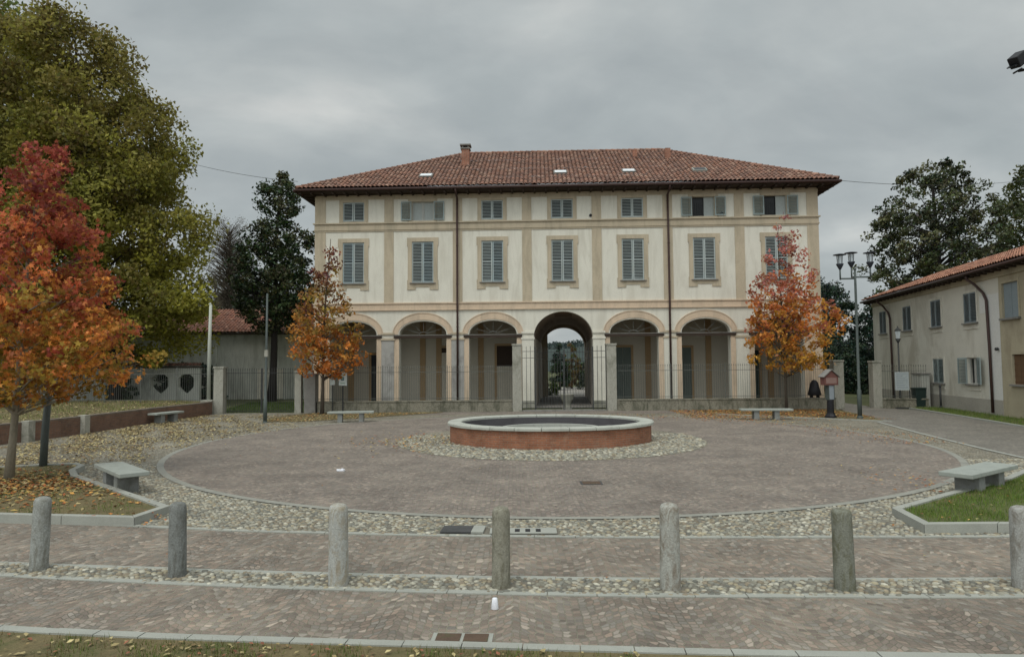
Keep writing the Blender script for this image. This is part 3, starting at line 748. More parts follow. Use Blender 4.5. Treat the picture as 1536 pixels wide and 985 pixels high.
# red liquidambar close at the left
tree('maple_tree', 'nearest maple with red top and orange lower leaves on the left lawn bed', 'tree', (-10.62, 14.45, .1), (.45, .1), 7.1, .075, 1.55,
     [(0, .9), (.06, 1.7), (.13, 2.3), (.3, 2.05), (.45, 1.65), (.6, 1.35), (.78, 1.05), (.92, .72), (1, .35)], 430, .30, 15500, .115,
     grad([(0, (.34, .24, .05)), (.12, (.56, .30, .06)), (.28, (.60, .25, .06)), (.45, (.50, .16, .06)), (.65, (.40, .095, .06)), (1, (.29, .07, .055))], .2, .45),
     group='maples in autumn colour', bark='barkpale', shape=STAR, limbs=60, surf=.35, crowncentre=lambda t: (.42 + .25 * t, 0))
tree('maple_tree', 'thin-topped orange maple in front of the left end of the villa', 'tree', (-9.62, 34.5, .02), (.25, .1), 9.6, .085, 1.95,
     [(0, 1.3), (.1, 2.1), (.25, 2.1), (.42, 1.7), (.58, 1.15), (.75, .8), (.9, .45), (1, .15)], 270, .36, 5200, .20,
     grad([(0, (.58, .20, .05)), (.2, (.54, .23, .055)), (.42, (.34, .25, .06)), (.6, (.26, .12, .05)), (.8, (.17, .065, .055)), (1, (.13, .055, .055))], .16, .4),
     group='maples in autumn colour', bark='bark', shape=LEAF, limbs=70, surf=.3, sparse=lambda t: 1 - .75 * max(0, (t - .4) / .6), crowncentre=lambda t: (.25 * t - .05, 0))
tree('maple_tree', 'broad orange maple with thin red top before the right end of the villa', 'tree', (13.75, 34.3, .02), (-.1, .1), 10.1, .065, 1.95,
     [(0, 1.5), (.1, 2.3), (.25, 2.6), (.4, 2.5), (.52, 1.9), (.68, 1.45), (.84, 1.0), (.95, .6), (1, .25)], 330, .36, 6600, .20,
     grad([(0, (.56, .33, .06)), (.2, (.56, .27, .05)), (.38, (.54, .18, .05)), (.5, (.50, .18, .12)), (.8, (.48, .20, .18)), (1, (.40, .18, .17))], .12, .35),
     group='maples in autumn colour', bark='bark', shape=LEAF, limbs=80, surf=.3, sparse=lambda t: 1 - .5 * max(0, (t - .36) / .5), crowncentre=lambda t: (.45 - .45 * t, -.1))
MAG = [(.035, .055, .022), (.045, .07, .028), (.06, .085, .035), (.028, .042, .018), (.085, .085, .04)]
tree('magnolia_tree', 'dark evergreen tree beside the left corner of the villa with a bushy leaning top', 'tree', (-17.1, 48.5, 0), (.5, 0), 16.2, .27, 5.0,
     [(0, 1.4), (.1, 2.9), (.25, 3.5), (.42, 3.3), (.6, 2.5), (.72, 1.5), (.85, 1.8), (.95, 1.5), (1, .5)], 360, .62, 21000, .26, pick(MAG), bark='barkdark', leafm='leafgloss', limbs=45, surf=.55)
tree('magnolia_tree', 'open dark evergreen tree with sky gaps rising behind the farmhouse roof', 'tree', (31.2, 49.5, 0), (0, 0), 17.0, .4, 6.0,
     [(0, 4.0), (.15, 4.8), (.35, 5.3), (.55, 5.0), (.75, 4.1), (.9, 2.8), (1, 1.3)], 290, .62, 24000, .27, pick([(.065, .08, .032), (.085, .10, .045), (.05, .062, .028), (.12, .12, .055), (.035, .044, .022)]), bark='barkdark', leafm='leafgloss', limbs=70, surf=.4)
tree('oak_tree', 'dense olive tree at the right edge above the farmhouse chimney', 'tree', (41.5, 52, 0), (0, 0), 18.2, .45, 4.,
     [(0, 3), (.2, 5.0), (.45, 5.6), (.7, 4.8), (.88, 3.0), (1, .9)], 330, .8, 30000, .28, pick([(.075, .10, .03), (.10, .12, .038), (.13, .13, .045), (.055, .07, .025)]), bark='barkdark', limbs=30)
DK = [(.026, .05, .034), (.036, .062, .04), (.05, .075, .042), (.02, .036, .026)]
tree('cedar_tree', 'dark evergreen rising behind the lane between the villa and the lamp', 'tree', (28.5, 62, 0), (0, 0), 9.9, .3, .3,
     [(0, 2.6), (.2, 3.6), (.5, 3.4), (.8, 2.6), (1, 1.0)], 230, .7, 22000, .26, pick(DK), bark='barkdark', leafm='leafgloss', limbs=20)
tree('cedar_tree', 'low dark evergreen filling the view left of the farmhouse corner', 'tree', (33.0, 61, 0), (0, 0), 7.6, .3, .2,
     [(0, 3.2), (.25, 3.6), (.6, 3.0), (.85, 2.0), (1, .8)], 200, .7, 18000, .26, pick(DK), bark='barkdark', leafm='leafgloss', limbs=20)
tree('laurel_bush', 'dark green bush showing beyond the lane close to the right-hand lane pillar', 'bush', (28.0, 53.5, 0), (0, 0), 3.6, .1, .1,
     [(0, 2.2), (.4, 2.5), (.8, 1.8), (1, .9)], 120, .5, 9000, .2, pick(DK), bark='barkdark', leafm='leafgloss', limbs=8)
tree('laurel_bush', 'dark green bush beyond the lane just right of the villa corner pillar', 'bush', (26.0, 55, 0), (0, 0), 4.2, .1, .1,
     [(0, 1.9), (.4, 2.2), (.8, 1.6), (1, .8)], 110, .5, 8000, .2, pick(DK), bark='barkdark', leafm='leafgloss', limbs=8)
tree('laurel_bush', 'dark bush behind the shaped openings of the garden wall', 'bush', (-22.3, 46.9, 0), (0, 0), 2.5, .08, .0,
     [(0, 2.6), (.5, 2.6), (1, 2.0)], 130, .4, 12000, .2, pick(DK), bark='barkdark', leafm='leafgloss', limbs=8, squash=(1, .3))
# beyond the barn
BRN = [(.11, .105, .055), (.14, .12, .07), (.09, .09, .045), (.16, .135, .08)]
for i, (x, y, h, r, lab) in enumerate([(-38.5, 88, 15.5, 6, 'brownish bushy tree far behind the barn, just right of the huge tree'), (-33.5, 92, 15.2, 5.5, 'brownish thinning tree far behind the barn, beneath the bare tree'),
                                       (-28.5, 90, 13, 5.5, 'dull green tree far behind the barn, beside the dark magnolia')]):
    tree('woodland_tree', lab, 'tree', (x, y, 0), (0, 0), h, .3, 1.5, [(0, r * .7), (.3, r), (.6, r * .85), (.85, r * .5), (1, .8)], 170, 1.0, 15000, .34, pick(BRN), 'distant trees behind the barn', limbs=30, surf=.4)
tree('bare_tree', 'leafless grey tree with fine branches far behind the barn', 'tree', (-32.6, 78, 0), (0, 0), 19.6, .40, 7.0,
     [(0, .8), (.3, 2.2), (.6, 3.3), (.85, 3.5), (1, 2.2)], 420, .7, 5000, .16, pick([(.14, .12, .09)]), bark='bark', limbs=420)
tree('shrub', 'bright green shrub showing over the barn roof', 'bush', (-28.0, 62, 0), (0, 0), 7.6, .15, 2.5, [(0, 1.5), (.5, 1.8), (1, .6)], 80, .5, 5000, .24, pick([(.13, .17, .03), (.10, .14, .03)]), limbs=10)
# garden seen through the archway
tree('garden_conifer', 'dark green bush seen through the archway on the left side', 'bush', (4.6, 66, 0), (0, 0), 4.4, .1, .1, [(0, 1.1), (.3, 1.3), (.7, .8), (1, .2)], 90, .3, 11000, .13, pick(DK + [(.04, .08, .03)]), leafm='leafgloss', limbs=6)
tree('garden_tree', 'russet tree seen through the middle of the archway', 'tree', (6.1, 70, 0), (0, 0), 4.6, .09, .2, [(0, 1.0), (.3, 1.4), (.7, .9), (1, .3)], 90, .3, 9000, .14, pick([(.17, .11, .04), (.20, .12, .04), (.10, .12, .04)]), limbs=12)
tree('garden_conifer', 'dark green bush seen through the archway on the right side', 'bush', (7.5, 67, 0), (0, 0), 3.6, .1, .1, [(0, 1.2), (.3, 1.3), (.7, .7), (1, .2)], 80, .3, 9000, .13, pick(DK + [(.04, .08, .03)]), leafm='leafgloss', limbs=6)
tree('box_shrub', 'low bright green shrub just beyond the archway at its left foot', 'bush', (3.1, 54.6, 0), (0, 0), .95, .04, .05, [(0, .7), (.5, .85), (1, .4)], 50, .2, 3000, .09, pick([(.08, .13, .02), (.11, .16, .03)]), limbs=4)
tree('ivy_bush', 'round dark bush at the garden wall beside the leaning trunk', 'bush', (-25.1, 43.6, .3), (0, 0), 1.95, .06, .05, [(0, 1.0), (.4, 1.05), (.8, .6), (1, .2)], 60, .25, 4500, .12, pick([(.02, .035, .022), (.03, .05, .025), (.05, .08, .02)]), leafm='leafgloss', limbs=4)

# hills on the horizon
hb = MB(); xs = np.linspace(-420, 520, 200)
prof = [8.5 + 3.0 * math.sin(x * .011 + 1) + 1.5 * math.sin(x * .031) + NR.uniform(-.35, .35) for x in xs]
for i in range(len(xs) - 1):
    for (ya, za_, yb, zb) in ((250, -.5, 285, .75), (285, .75, 330, 1.), (330, 1., 420, .6)):
        a0 = -1 if za_ < 0 else prof[i] * za_; a1 = -1 if za_ < 0 else prof[i + 1] * za_
        hb.face([(xs[i], ya, a0), (xs[i + 1], ya, a1), (xs[i + 1], yb, prof[i + 1] * zb), (xs[i], yb, prof[i] * zb)])
tag(hb.build('hills', M['rivet']), kind='structure')
n = 9000; hx = NR.uniform(-150, 180, n); hz = NR.uniform(0, 1, n) ** .7
hy = 285 + hz * 45; hpos = np.stack([hx, hy, np.interp(hx, xs, prof) * (.75 + .25 * hz) + NR.uniform(-.5, 1.3, n)], 1)
o = stamp('far_wood', LEAF[0], LEAF[1], hpos, NR.uniform(.8, 2.0, n) * 1.3, rots(n), np.array([(.05, .07, .065)]) * NR.uniform(.6, 1.4, (n, 1)), M['leaf'])
tag(o, 'dark blue-green wood covering the distant hill seen through the arch', 'wood', kind='stuff')

# ------------------------------------------------------------------ tiled roofs
TILEPAL = np.array([(.30, .16, .115), (.33, .175, .125), (.27, .145, .108), (.38, .235, .175), (.235, .135, .105), (.29, .17, .13), (.31, .16, .11), (.26, .16, .125)])
def tiles(name, parent, E0, E1, R1, R0, pitch=.245, row=.36, pal=TILEPAL, dark=1.):
    E0, E1, R0, R1 = [np.array(p, float) for p in (E0, E1, R0, R1)]
    a = E1 - E0; L = np.linalg.norm(a); a /= L
    t0 = R0 - E0; t1_ = R1 - E0
    bb = t0 - a * (t0 @ a); Bm = np.linalg.norm(bb); bb /= Bm; nn = np.cross(a, bb); nn = nn if nn[2] > 0 else -nn
    x0_, x1_ = t0 @ a, t1_ @ a
    K = 6; nc = int(L / pitch); xs_ = np.linspace(0, L, nc * K + 1)
    def smax(x):
        s_ = Bm
        if x0_ > 1e-6: s_ = min(s_, Bm * x / x0_)
        if L - x1_ > 1e-6: s_ = min(s_, Bm * (L - x) / (L - x1_))
        return max(0, s_)
    sm_ = np.array([smax(x) for x in xs_])
    ph = (np.arange(len(xs_)) % K) / K; hgt = .085 * np.abs(np.cos(np.pi * ph)) ** .7
    nr = int(Bm / row) + 1; V = []; F = []; Cc = []
    off = NR.normal(0, .006, (nc + 1, nr))
    for j in range(nr):
        s0, s1 = j * row, (j + 1) * row
        base = len(V)
        for i, x in enumerate(xs_):
            c_ = min(i // K, nc - 1) if True else 0
            o_ = off[c_, j]
            p0 = E0 + a * x + bb * min(s0, sm_[i]) + nn * (hgt[i] + .028 + o_)
            p1 = E0 + a * x + bb * min(s1 + .01, sm_[i]) + nn * (hgt[i] + o_)
            V += [p0, p1]
        for i in range(len(xs_) - 1):
            if max(sm_[i], sm_[i + 1]) <= s0: continue
            q = base + 2 * i; F.append((q, q + 2, q + 3, q + 1))
        cr_ = NR.integers(0, len(pal), nc + 1); kk = NR.uniform(.9, 1.12, nc + 1)
        stain = .82 + .28 * np.sin(np.arange(nc + 1) * .13 + j * .21) * np.sin(np.arange(nc + 1) * .031 + j * .5)
        for i in range(len(xs_)):
            c_ = ((i + K // 2) // K) % (nc + 1)
            chan_shade = .5 if (i % K) == K // 2 else (.85 if abs((i % K) - K // 2) == 1 else 1.)  # shade painted into the tile colour along the channels between ribs
            col_ = pal[cr_[c_]] * kk[c_] * dark * (.75 + .25 * stain[c_]) * chan_shade
            Cc += [col_, col_]
    me = bpy.data.meshes.new(name); me.from_pydata([tuple(v) for v in V], [], F)
    ca = me.color_attributes.new('Col', 'FLOAT_COLOR', 'POINT')
    c4 = np.ones((len(V), 4)); c4[:, :3] = np.clip(np.array(Cc), 0, 1); ca.data.foreach_set('color', c4.reshape(-1))
    me.materials.append(M['tile']); me.update()
    return put(name, me, parent)

def ridge_caps(name, parent, lines, r=.11, step=.38, pal=TILEPAL):
    b = MB()
    for A, B in lines:
        A, B = Vector(A), Vector(B); L = (B - A).length; n_ = int(L / step)
        for k in range(n_):
            p = A.lerp(B, k / n_); q = A.lerp(B, (k + 1.12) / n_)
            b.tube([p + Vector((0, 0, .02)), q], [r, r * .8], 8, False)
    me = b.mesh(name, M['tile'])
    ca = me.color_attributes.new('Col', 'FLOAT_COLOR', 'POINT'); nv = len(me.vertices)
    c4 = np.ones((nv, 4)); g = NR.integers(0, len(pal), nv // 16 + 1); c4[:, :3] = (pal[g] * NR.uniform(.7, 1.1, (len(g), 1)))[np.arange(nv) // 16]
    ca.data.foreach_set('color', c4.reshape(-1))
    return put(name, me, parent)

# ------------------------------------------------------------------ the villa
TH = math.atan(.04)
V = empty('villa', (2.89, 38.3, 0), -TH, 'large cream and ochre villa with blue-grey shutters, tiled hip roof and arcade', 'building')
U0, U1, DEP = -14.2, 14.3, 13.4
CEN = [-11.97, -7.97, -3.98, 0.0, 3.97, 7.96, 11.97]
HW, ZS, RISE = 1.35, 4.2, .75
def hole_wall(b, x0, x1, z0, z1, y, holes, depth=.22):
    xs = sorted({x0, x1, *[h[0] for h in holes], *[h[1] for h in holes]}); zs = sorted({z0, z1, *[h[2] for h in holes], *[h[3] for h in holes]})
    for i in range(len(xs) - 1):
        for j in range(len(zs) - 1):
            cx_, cz_ = (xs[i] + xs[i + 1]) / 2, (zs[j] + zs[j + 1]) / 2
            if any(h[0] < cx_ < h[1] and h[2] < cz_ < h[3] for h in holes): continue
            b.face([(xs[i], y, zs[j]), (xs[i + 1], y, zs[j]), (xs[i + 1], y, zs[j + 1]), (xs[i], y, zs[j + 1])])
    for a, c, d, e in holes:
        b.face([(a, y, d), (a, y + depth, d), (c, y + depth, d), (c, y, d)]); b.face([(a, y, e), (c, y, e), (c, y + depth, e), (a, y + depth, e)])
        b.face([(a, y, d), (a, y, e), (a, y + depth, e), (a, y + depth, d)]); b.face([(c, y, d), (c, y + depth, d), (c, y + depth, e), (c, y, e)])
WZ0, WZ1 = 7.14, 9.50; AZ0, AZ1 = 10.72, 11.83; WH = .62
holes = [(c - WH, c + WH, WZ0, WZ1) for c in CEN] + [(c - WH, c + WH, AZ0, AZ1) for c in CEN]
b = MB(); hole_wall(b, U0, U1, 5.6, 12.25, 0, holes)
b.face([(U0, 0, 5.6), (U0, DEP, 5.6), (U0, DEP, 12.25), (U0, 0, 12.25)]); b.face([(U1, 0, 5.6), (U1, 0, 12.25), (U1, DEP, 12.25), (U1, DEP, 5.6)])
b.face([(U0, DEP, 0), (U0, DEP, 12.25), (2.2, DEP, 12.25), (2.2, DEP, 0)][::-1] if False else [(U0, DEP, 5.9), (U1, DEP, 5.9), (U1, DEP, 12.25), (U0, DEP, 12.25)])
b.build('upper_wall', M['white'], V)
def pane_mesh(z0, z1):
    b = MB(); b.box(-WH - .01, WH + .01, .21, .225, z0 - .01, z1 + .01); return b.mesh('pane', M['darkglass'])
pane_main, pane_attic = pane_mesh(WZ0, WZ1), pane_mesh(AZ0, AZ1)

def arch_front(b, x0, x1, c, hw, zs, rise, ztop, v0, v1, n=28, back=True):
    ang = [math.pi * (1 - i / n) for i in range(n + 1)]
    pts = [(c + hw * math.cos(a), zs + rise * math.sin(a)) for a in ang]
    for y, fl in ((v0, 1), (v1, 0)) if back else ((v0, 1),):
        def q(*p): b.face([(x, y, z) for x, z in (p if fl else p[::-1])])
        q((x0, 0), (c - hw, 0), (c - hw, ztop), (x0, ztop)); q((c + hw, 0), (x1, 0), (x1, ztop), (c + hw, ztop))
        for i in range(n): q(pts[i], pts[i + 1], (pts[i + 1][0], ztop), (pts[i][0], ztop))
    for i in range(n): b.face([(pts[i][0], v0, pts[i][1]), (pts[i][0], v1, pts[i][1]), (pts[i + 1][0], v1, pts[i + 1][1]), (pts[i + 1][0], v0, pts[i + 1][1])], sm=True)
    for s_ in (-1, 1):
        x = c + s_ * hw; b.face([(x, v0, 0), (x, v1, 0), (x, v1, zs), (x, v0, zs)])
edges = [U0] + [(CEN[i] + CEN[i + 1]) / 2 for i in range(6)] + [U1]
b = MB()
for i, c in enumerate(CEN):
    if i == 3: arch_front(b, edges[i], edges[i + 1], c, 1.66, 4.0, 1.42, 5.6, 0, .55)
    else: arch_front(b, edges[i], edges[i + 1], c, HW, ZS, RISE, 5.6, 0, .55)
b.face([(U0, 0, 0), (U0, .55, 0), (U0, .55, 5.6), (U0, 0, 5.6)]); b.face([(U1, 0, 0), (U1, 0, 5.6), (U1, .55, 5.6), (U1, .55, 0)])
b.build('arcade_wall', M['white'], V)
# archivolts, ochre jamb strips, transoms with fan bars
for i, c in enumerate(CEN):
    if i == 3: continue
    b = MB(); n = 32
    for k in range(n):
        a0, a1 = math.pi * k / n, math.pi * (k + 1) / n
        P = [(c + (HW + .07) * math.cos(a), ZS + (RISE + .07) * math.sin(a)) for a in (a0, a1)] + [(c + (HW + .34) * math.cos(a), ZS + (RISE + .44) * math.sin(a)) for a in (a1, a0)]
        b.face([(x, -.035, z) for x, z in P])
        b.face([(P[3][0], -.035, P[3][1]), (P[2][0], -.035, P[2][1]), (P[2][0], 0, P[2][1]), (P[3][0], 0, P[3][1])])
        b.face([(P[0][0], -.035, P[0][1]), (P[0][0], 0, P[0][1]), (P[1][0], 0, P[1][1]), (P[1][0], -.035, P[1][1])])
        R = [(c + (HW + .34) * math.cos(a), ZS + (RISE + .44) * math.sin(a)) for a in (a0, a1)] + [(c + (HW + .38) * math.cos(a), ZS + (RISE + .485) * math.sin(a)) for a in (a1, a0)]
        b.face([(x, -.06, z) for x, z in R])
        b.face([(R[3][0], -.06, R[3][1]), (R[2][0], -.06, R[2][1]), (R[2][0], 0, R[2][1]), (R[3][0], 0, R[3][1])])
        b.face([(R[0][0], -.06, R[0][1]), (R[0][0], -.035, R[0][1]), (R[1][0], -.035, R[1][1]), (R[1][0], -.06, R[1][1])])
    b.build('archivolt', M['peach'], V)
    for s_ in (-1, 1):
        b = MB(); b.box(c + s_ * (HW + .145) - .135, c + s_ * (HW + .145) + .135, -.022, .0, 0, 3.96)
        b.build('jamb_strip', M['peach'], V)
    b = MB(); b.box(c - HW - .3, c + HW + .3, -.08, .12, 3.98, 4.12)
    b.build('transom', M['wooddark'], V)
    b = MB(); b.box(c - HW - .32, c + HW + .32, -.10, .12, 4.122, 4.16)
    b.build('transom_cap', M['stonedark'], V)
    b = MB()
    for k in range(1, 6):
        a = math.pi * k / 6; b.tube([(c + .25 * math.cos(a), .3, 4.2 + .12 * math.sin(a)), (c + (HW - .02) * math.cos(a), .3, 4.2 + (RISE - .02) * math.sin(a))], .014, 4)
    b.tube([(c + .25 * math.cos(math.pi * k / 8), .3, 4.2 + .14 * math.sin(math.pi * k / 8)) for k in range(9)], .016, 4)
    b.build('fan_grille', M['benchleg'], V)
# piers between the arches
pier_m = ['greyplaster', 'greyplaster', 'white', 'white', 'white', 'white']
for i in range(6):
    lo = CEN[i] + (1.66 if i == 3 else HW + .29); hi = CEN[i + 1] - (1.66 if i + 1 == 3 else HW + .29)
    b = MB(); b.box(lo, hi, -.05, 0, .42, 3.86); b.build('pier', M[pier_m[i]], V)
    b = MB(); b.box(lo - .05, hi + .05, -.09, 0, 0, .42); b.build('pier_base', M['stone'], V, bev=.015)
    b = MB(); b.box(lo - .04, hi + .04, -.085, 0, 3.86, 3.975); b.box(lo - .02, hi + .02, -.07, 0, 4.185, 4.3); b.build('pier_capital', M['cream'] if i not in (2, 3) else M['white'], V)
for lo, hi in ((U0 - .03, CEN[0] - HW - .29), (CEN[6] + HW + .29, U1 + .03)):
    b = MB(); b.box(lo, hi, -.05, .5, .0, 5.58); b.build('corner_pilaster', M['peach'], V)
# bands and pilasters on the upper floors
def band_part(name, z0, z1, pr, m='cream'):
    b = MB(); b.box(U0 - pr, U1 + pr, -pr, DEP + pr, z0, z1); b.build(name, M[m], V)
b = MB(); b.box(U0 - .06, U1 + .06, -.06, 0, 5.58, 5.93); b.box(U0 - .06, U0, 0, DEP, 5.58, 5.93); b.box(U1, U1 + .06, 0, DEP, 5.58, 5.93)
b.build('lower_string_course', M['peach'], V)
b = MB(); b.box(U0 - .11, U1 + .11, -.11, 0, 5.932, 6.0); b.box(U0 - .1, U1 + .1, -.09, 0, 5.56, 5.61); b.build('string_moulding', M['peach'], V)
b = MB(); b.box(U0 - .045, U1 + .045, -.045, 0, 10.12, 10.56); b.box(U0 - .045, U0, 0, DEP, 10.12, 10.56); b.box(U1, U1 + .045, 0, DEP, 10.12, 10.56)
b.build('upper_string_course', M['cream'], V)
b = MB(); b.box(U0 - .12, U1 + .12, -.12, 0, 10.562, 10.63); b.box(U0 - .08, U1 + .08, -.075, 0, 10.2, 10.245); b.build('string_moulding', M['cream'], V)
b = MB(); b.box(U0 - .035, U1 + .035, -.035, 0, 11.98, 12.24); b.box(U0 - .035, U0, 0, DEP, 11.98, 12.24); b.box(U1, U1 + .035, 0, DEP, 11.98, 12.24)
b.build('frieze', M['cream'], V)
for k, (z0, z1) in enumerate(((6.002, 10.118), (10.632, 11.978))):
    for u in [-9.92, -5.97, -2.01, 1.95, 5.95, 9.95]:
        b = MB(); b.box(u - .27, u + .27, -.03, 0, z0, z1); b.build('pilaster', M['cream'], V)
    for lo, hi in ((U0 - .025, U0 + .6), (U1 - .6, U1 + .025)):
        b = MB(); b.box(lo, hi, -.03, .6, z0, z1); b.build('pilaster', M['cream'], V)
# windows
def frame_mesh(w_, z0, z1, t, y0=-.045, low=0., ears=True):
    b = MB(); b.box(-w_ - t, -w_, y0, 0, z0 - low, z1); b.box(w_, w_ + t, y0, 0, z0 - low, z1); b.box(-w_ - t, w_ + t, y0 - .002, 0, z1, z1 + t)
    if ears:
        for s_ in (-1, 1):
            x = s_ * (w_ + t); b.box(min(x, x + s_ * .05), max(x, x + s_ * .05), y0 - .004, 0, z1 - .25, z1 + t + .002)
            x = s_ * (w_ + t); b.box(min(x, x + s_ * .04), max(x, x + s_ * .04), y0 - .004, 0, z0 - low - .002, z0 + .15)
    if low:
        b.box(-w_, w_, y0 + .015, 0, z0 - low * .62, z0 - .04)
        for s_ in (-1, 1): b.box(min(s_ * w_, s_ * (w_ - .22)), max(s_ * w_, s_ * (w_ - .22)), y0 + .012, 0, z0 - low, z0 - low * .6)
    return b
def leaf_mesh(w_, h, slat=.085, n_panels=2, nm='shutter', matl='shutter', flip=1):
    """one shutter leaf, hinge edge at x=0, spans +x"""
    b = MB(); f = .06
    b.box(0, f, 0, .04, 0, h); b.box(w_ - f, w_, 0, .04, 0, h)
    ys = [0, h] if n_panels == 1 else [0, h * .5, h]
    for k, z in enumerate(ys): b.box(f, w_ - f, .001, .039, max(0, z - f * (.5 if 0 < k < len(ys) - 1 else 1)) if k else 0, min(h, z + f * (1 if k == 0 else (.5 if k < len(ys) - 1 else 0))))
    z = f + .01
    while z < h - f - .02:
        if not (n_panels == 2 and abs(z + slat * .4 - h / 2) < f + .02): b.obox((w_ / 2, .024 if flip > 0 else .016, z + slat * .4), w_ - 2 * f, .012, slat * 1.16, rx=rad(-64) * flip)
        z += slat
    return b.mesh(nm, M[matl])
wf = frame_mesh(WH, WZ0, WZ1, .23, low=.40).mesh('window', M['cream'])
af = frame_mesh(WH, AZ0 - .02, AZ1, .15, ears=False)
for s_ in (-1, 1): af.box(min(s_ * .76, s_ * .84), max(s_ * .76, s_ * .84), -.03, 0, AZ0 - .09, 11.98)
af = af.mesh('window', M['cream'])
sl = leaf_mesh(WH - .015, WZ1 - WZ0 - .03); sa = leaf_mesh(WH - .015, AZ1 - AZ0 - .03, n_panels=1)
slr = leaf_mesh(WH - .015, WZ1 - WZ0 - .03, flip=-1); sar = leaf_mesh(WH - .015, AZ1 - AZ0 - .03, n_panels=1, flip=-1)
sillm = MB(); sillm.box(-WH - .12, WH + .12, -.12, .05, WZ0 - .05, WZ0); sillm = sillm.mesh('sill', M['stonedark'])
silla = MB(); silla.box(-WH - .14, WH + .14, -.10, .05, AZ0 - .09, AZ0 - .03); silla = silla.mesh('sill', M['cream'])
def shutter(parent, me, side, z, ajar=0., w_=WH):
    o = put('shutter', me, parent, (side * (w_ - .005), -.035 + .03 * 0, z)); o.location.y = .0
    o.rotation_euler[2] = (math.pi if side > 0 else 0) + (ajar if side > 0 else -ajar)
    o.location.y = .045 if side > 0 else .005
    o.material_slots[0].link = 'OBJECT'; o.material_slots[0].material = M['shutter%d' % rnd.randint(0, 3)]
    return o
def sash(parent, z0, z1, w_, mats, y=.12, split=True):
    b = MB(); f = .05
    for a, c in ((-w_, -.02), (.02, w_)) if split else ((-w_, w_),):
        b.box(a, a + f, y, y + .04, z0, z1); b.box(c - f, c, y, y + .04, z0, z1); b.box(a + f, c - f, y, y + .04, z0, z0 + f); b.box(a + f, c - f, y, y + .04, z1 - f, z1)
    return b.build('sash', mats, parent)
for i, c in enumerate(CEN):
    wn = put('window', wf, V, (c, 0, 0))
    put('sill', sillm, wn); put('pane', pane_main, wn)
    shutter(wn, sl, -1, WZ0 + .012); shutter(wn, slr, 1, WZ0 + .012)
    an = put('window', af, V, (c, 0, 0)); put('sill', silla, an); put('pane', pane_attic, an)
    if i in (1, 5, 6):
        for s_ in (-1, 1):
            o = put('shutter', sar if s_ < 0 else sa, an, (s_ * (WH + .02), -.06, AZ0 + .012)); o.rotation_euler[2] = math.pi if s_ < 0 else 0
            if s_ < 0: o.location.y = -.055
            else: o.location.y = -.10
        if i == 1:
            sash(an, AZ0, AZ1, WH - .01, M['ironlight'])
            bb_ = MB(); bb_.box(-WH + .01, WH - .01, .165, .18, AZ0 + .02, AZ1 - .01); bb_.build('curtain', M['curtain'], an)
        else:
            bb_ = MB(); bb_.box(.06, WH - .01, .12, .15, AZ0 + .02, AZ1 - .01); bb_.build('curtain', M['curtain'], an)
            bb_ = MB()
            for k in range(5): bb_.tube([(-WH + .1 + k * .12, .05, AZ0), (-WH + .1 + k * .12, .05, AZ0 + .75)], .01, 4)
            bb_.build('window_bars', M['iron'], an)
    else:
        aj = .10 if i == 0 else 0
        shutter(an, sa, -1, AZ0 + .012, aj); shutter(an, sar, 1, AZ0 + .012, aj)
for u, z in ((1.62, 10.86), (8.98, 10.88)):
    b = MB(); b.tube([(u, .02, z), (u, -.05, z)], .085, 10); b.build('vent_hole', M['black'], V)
# portico interior
b = MB()
b.box(U0, -1.85, 3.4, 3.6, 0, 5.55); b.box(1.85, U1, 3.4, 3.6, 0, 5.55)
b.build('portico_back_wall', M['inner'], V)
b = MB(); b.box(U0, U1, .55, 3.4, 5.35, 5.55); b.build('portico_ceiling', M['wooddoor'], V)
for a_ in (U0, U1 - .3): b = MB(); b.box(a_, a_ + .3, .55, 13.0, 0, 5.58); b.build('side_wall', M['white'], V)
b = MB(); b.box(U0 + .3, -1.9, .0, 3.4, -.02, .06); b.box(1.9, U1 - .3, .0, 3.4, -.02, .06); b.build('portico_floor', M['stonedark'], V)
for u in (-13.0, -10.9, -8.55, -7.55, -4.95, 2.35, 5.25, 6.4, 8.9, 10.4, 12.6):
    b = MB(); b.box(u - .17, u + .17, 3.33, 3.4, .062, 5.3); b.build('inner_pilaster', M['innerbrown'], V)
def inner_door(u, w_, h, m, z0=.06, top=None):
    d = MB(); t = .14
    d.box(u - w_ - t, u - w_, 3.3, 3.4, z0, h + t); d.box(u + w_, u + w_ + t, 3.3, 3.4, z0, h + t); d.box(u - w_, u + w_, 3.3, 3.4, h, h + t)
    o = d.build('door_frame', M['innerbrown'], V)
    d = MB(); d.box(u - w_, u - .01, 3.34, 3.399, z0, h if not top else top); d.box(u + .01, u + w_, 3.34, 3.399, z0, h if not top else top)
    for s_ in (-1, 1):
        for za_, zb in ((.3, .9), (1.1, (h if not top else top) - .2)): d.box(min(u + s_ * .12, u + s_ * (w_ - .1)), max(u + s_ * .12, u + s_ * (w_ - .1)), 3.325, 3.34, za_, zb)
    d.build('door_leaf', m, o)
    if top: d = MB(); d.box(u - w_, u + w_, 3.36, 3.399, top, h); d.build('fanlight', M['wooddark'], o)
inner_door(-11.2, .55, 3.1, M['black']); inner_door(-6.9, .5, 3.5, M['inner'], top=3.2); inner_door(-3.35, .62, 3.6, M['inner'], top=2.35)
inner_door(3.72, .5, 3.45, M['shutterg']); inner_door(7.35, .5, 3.4, M['shutterg']); inner_door(11.4, .5, 3.2, M['greenbin'])
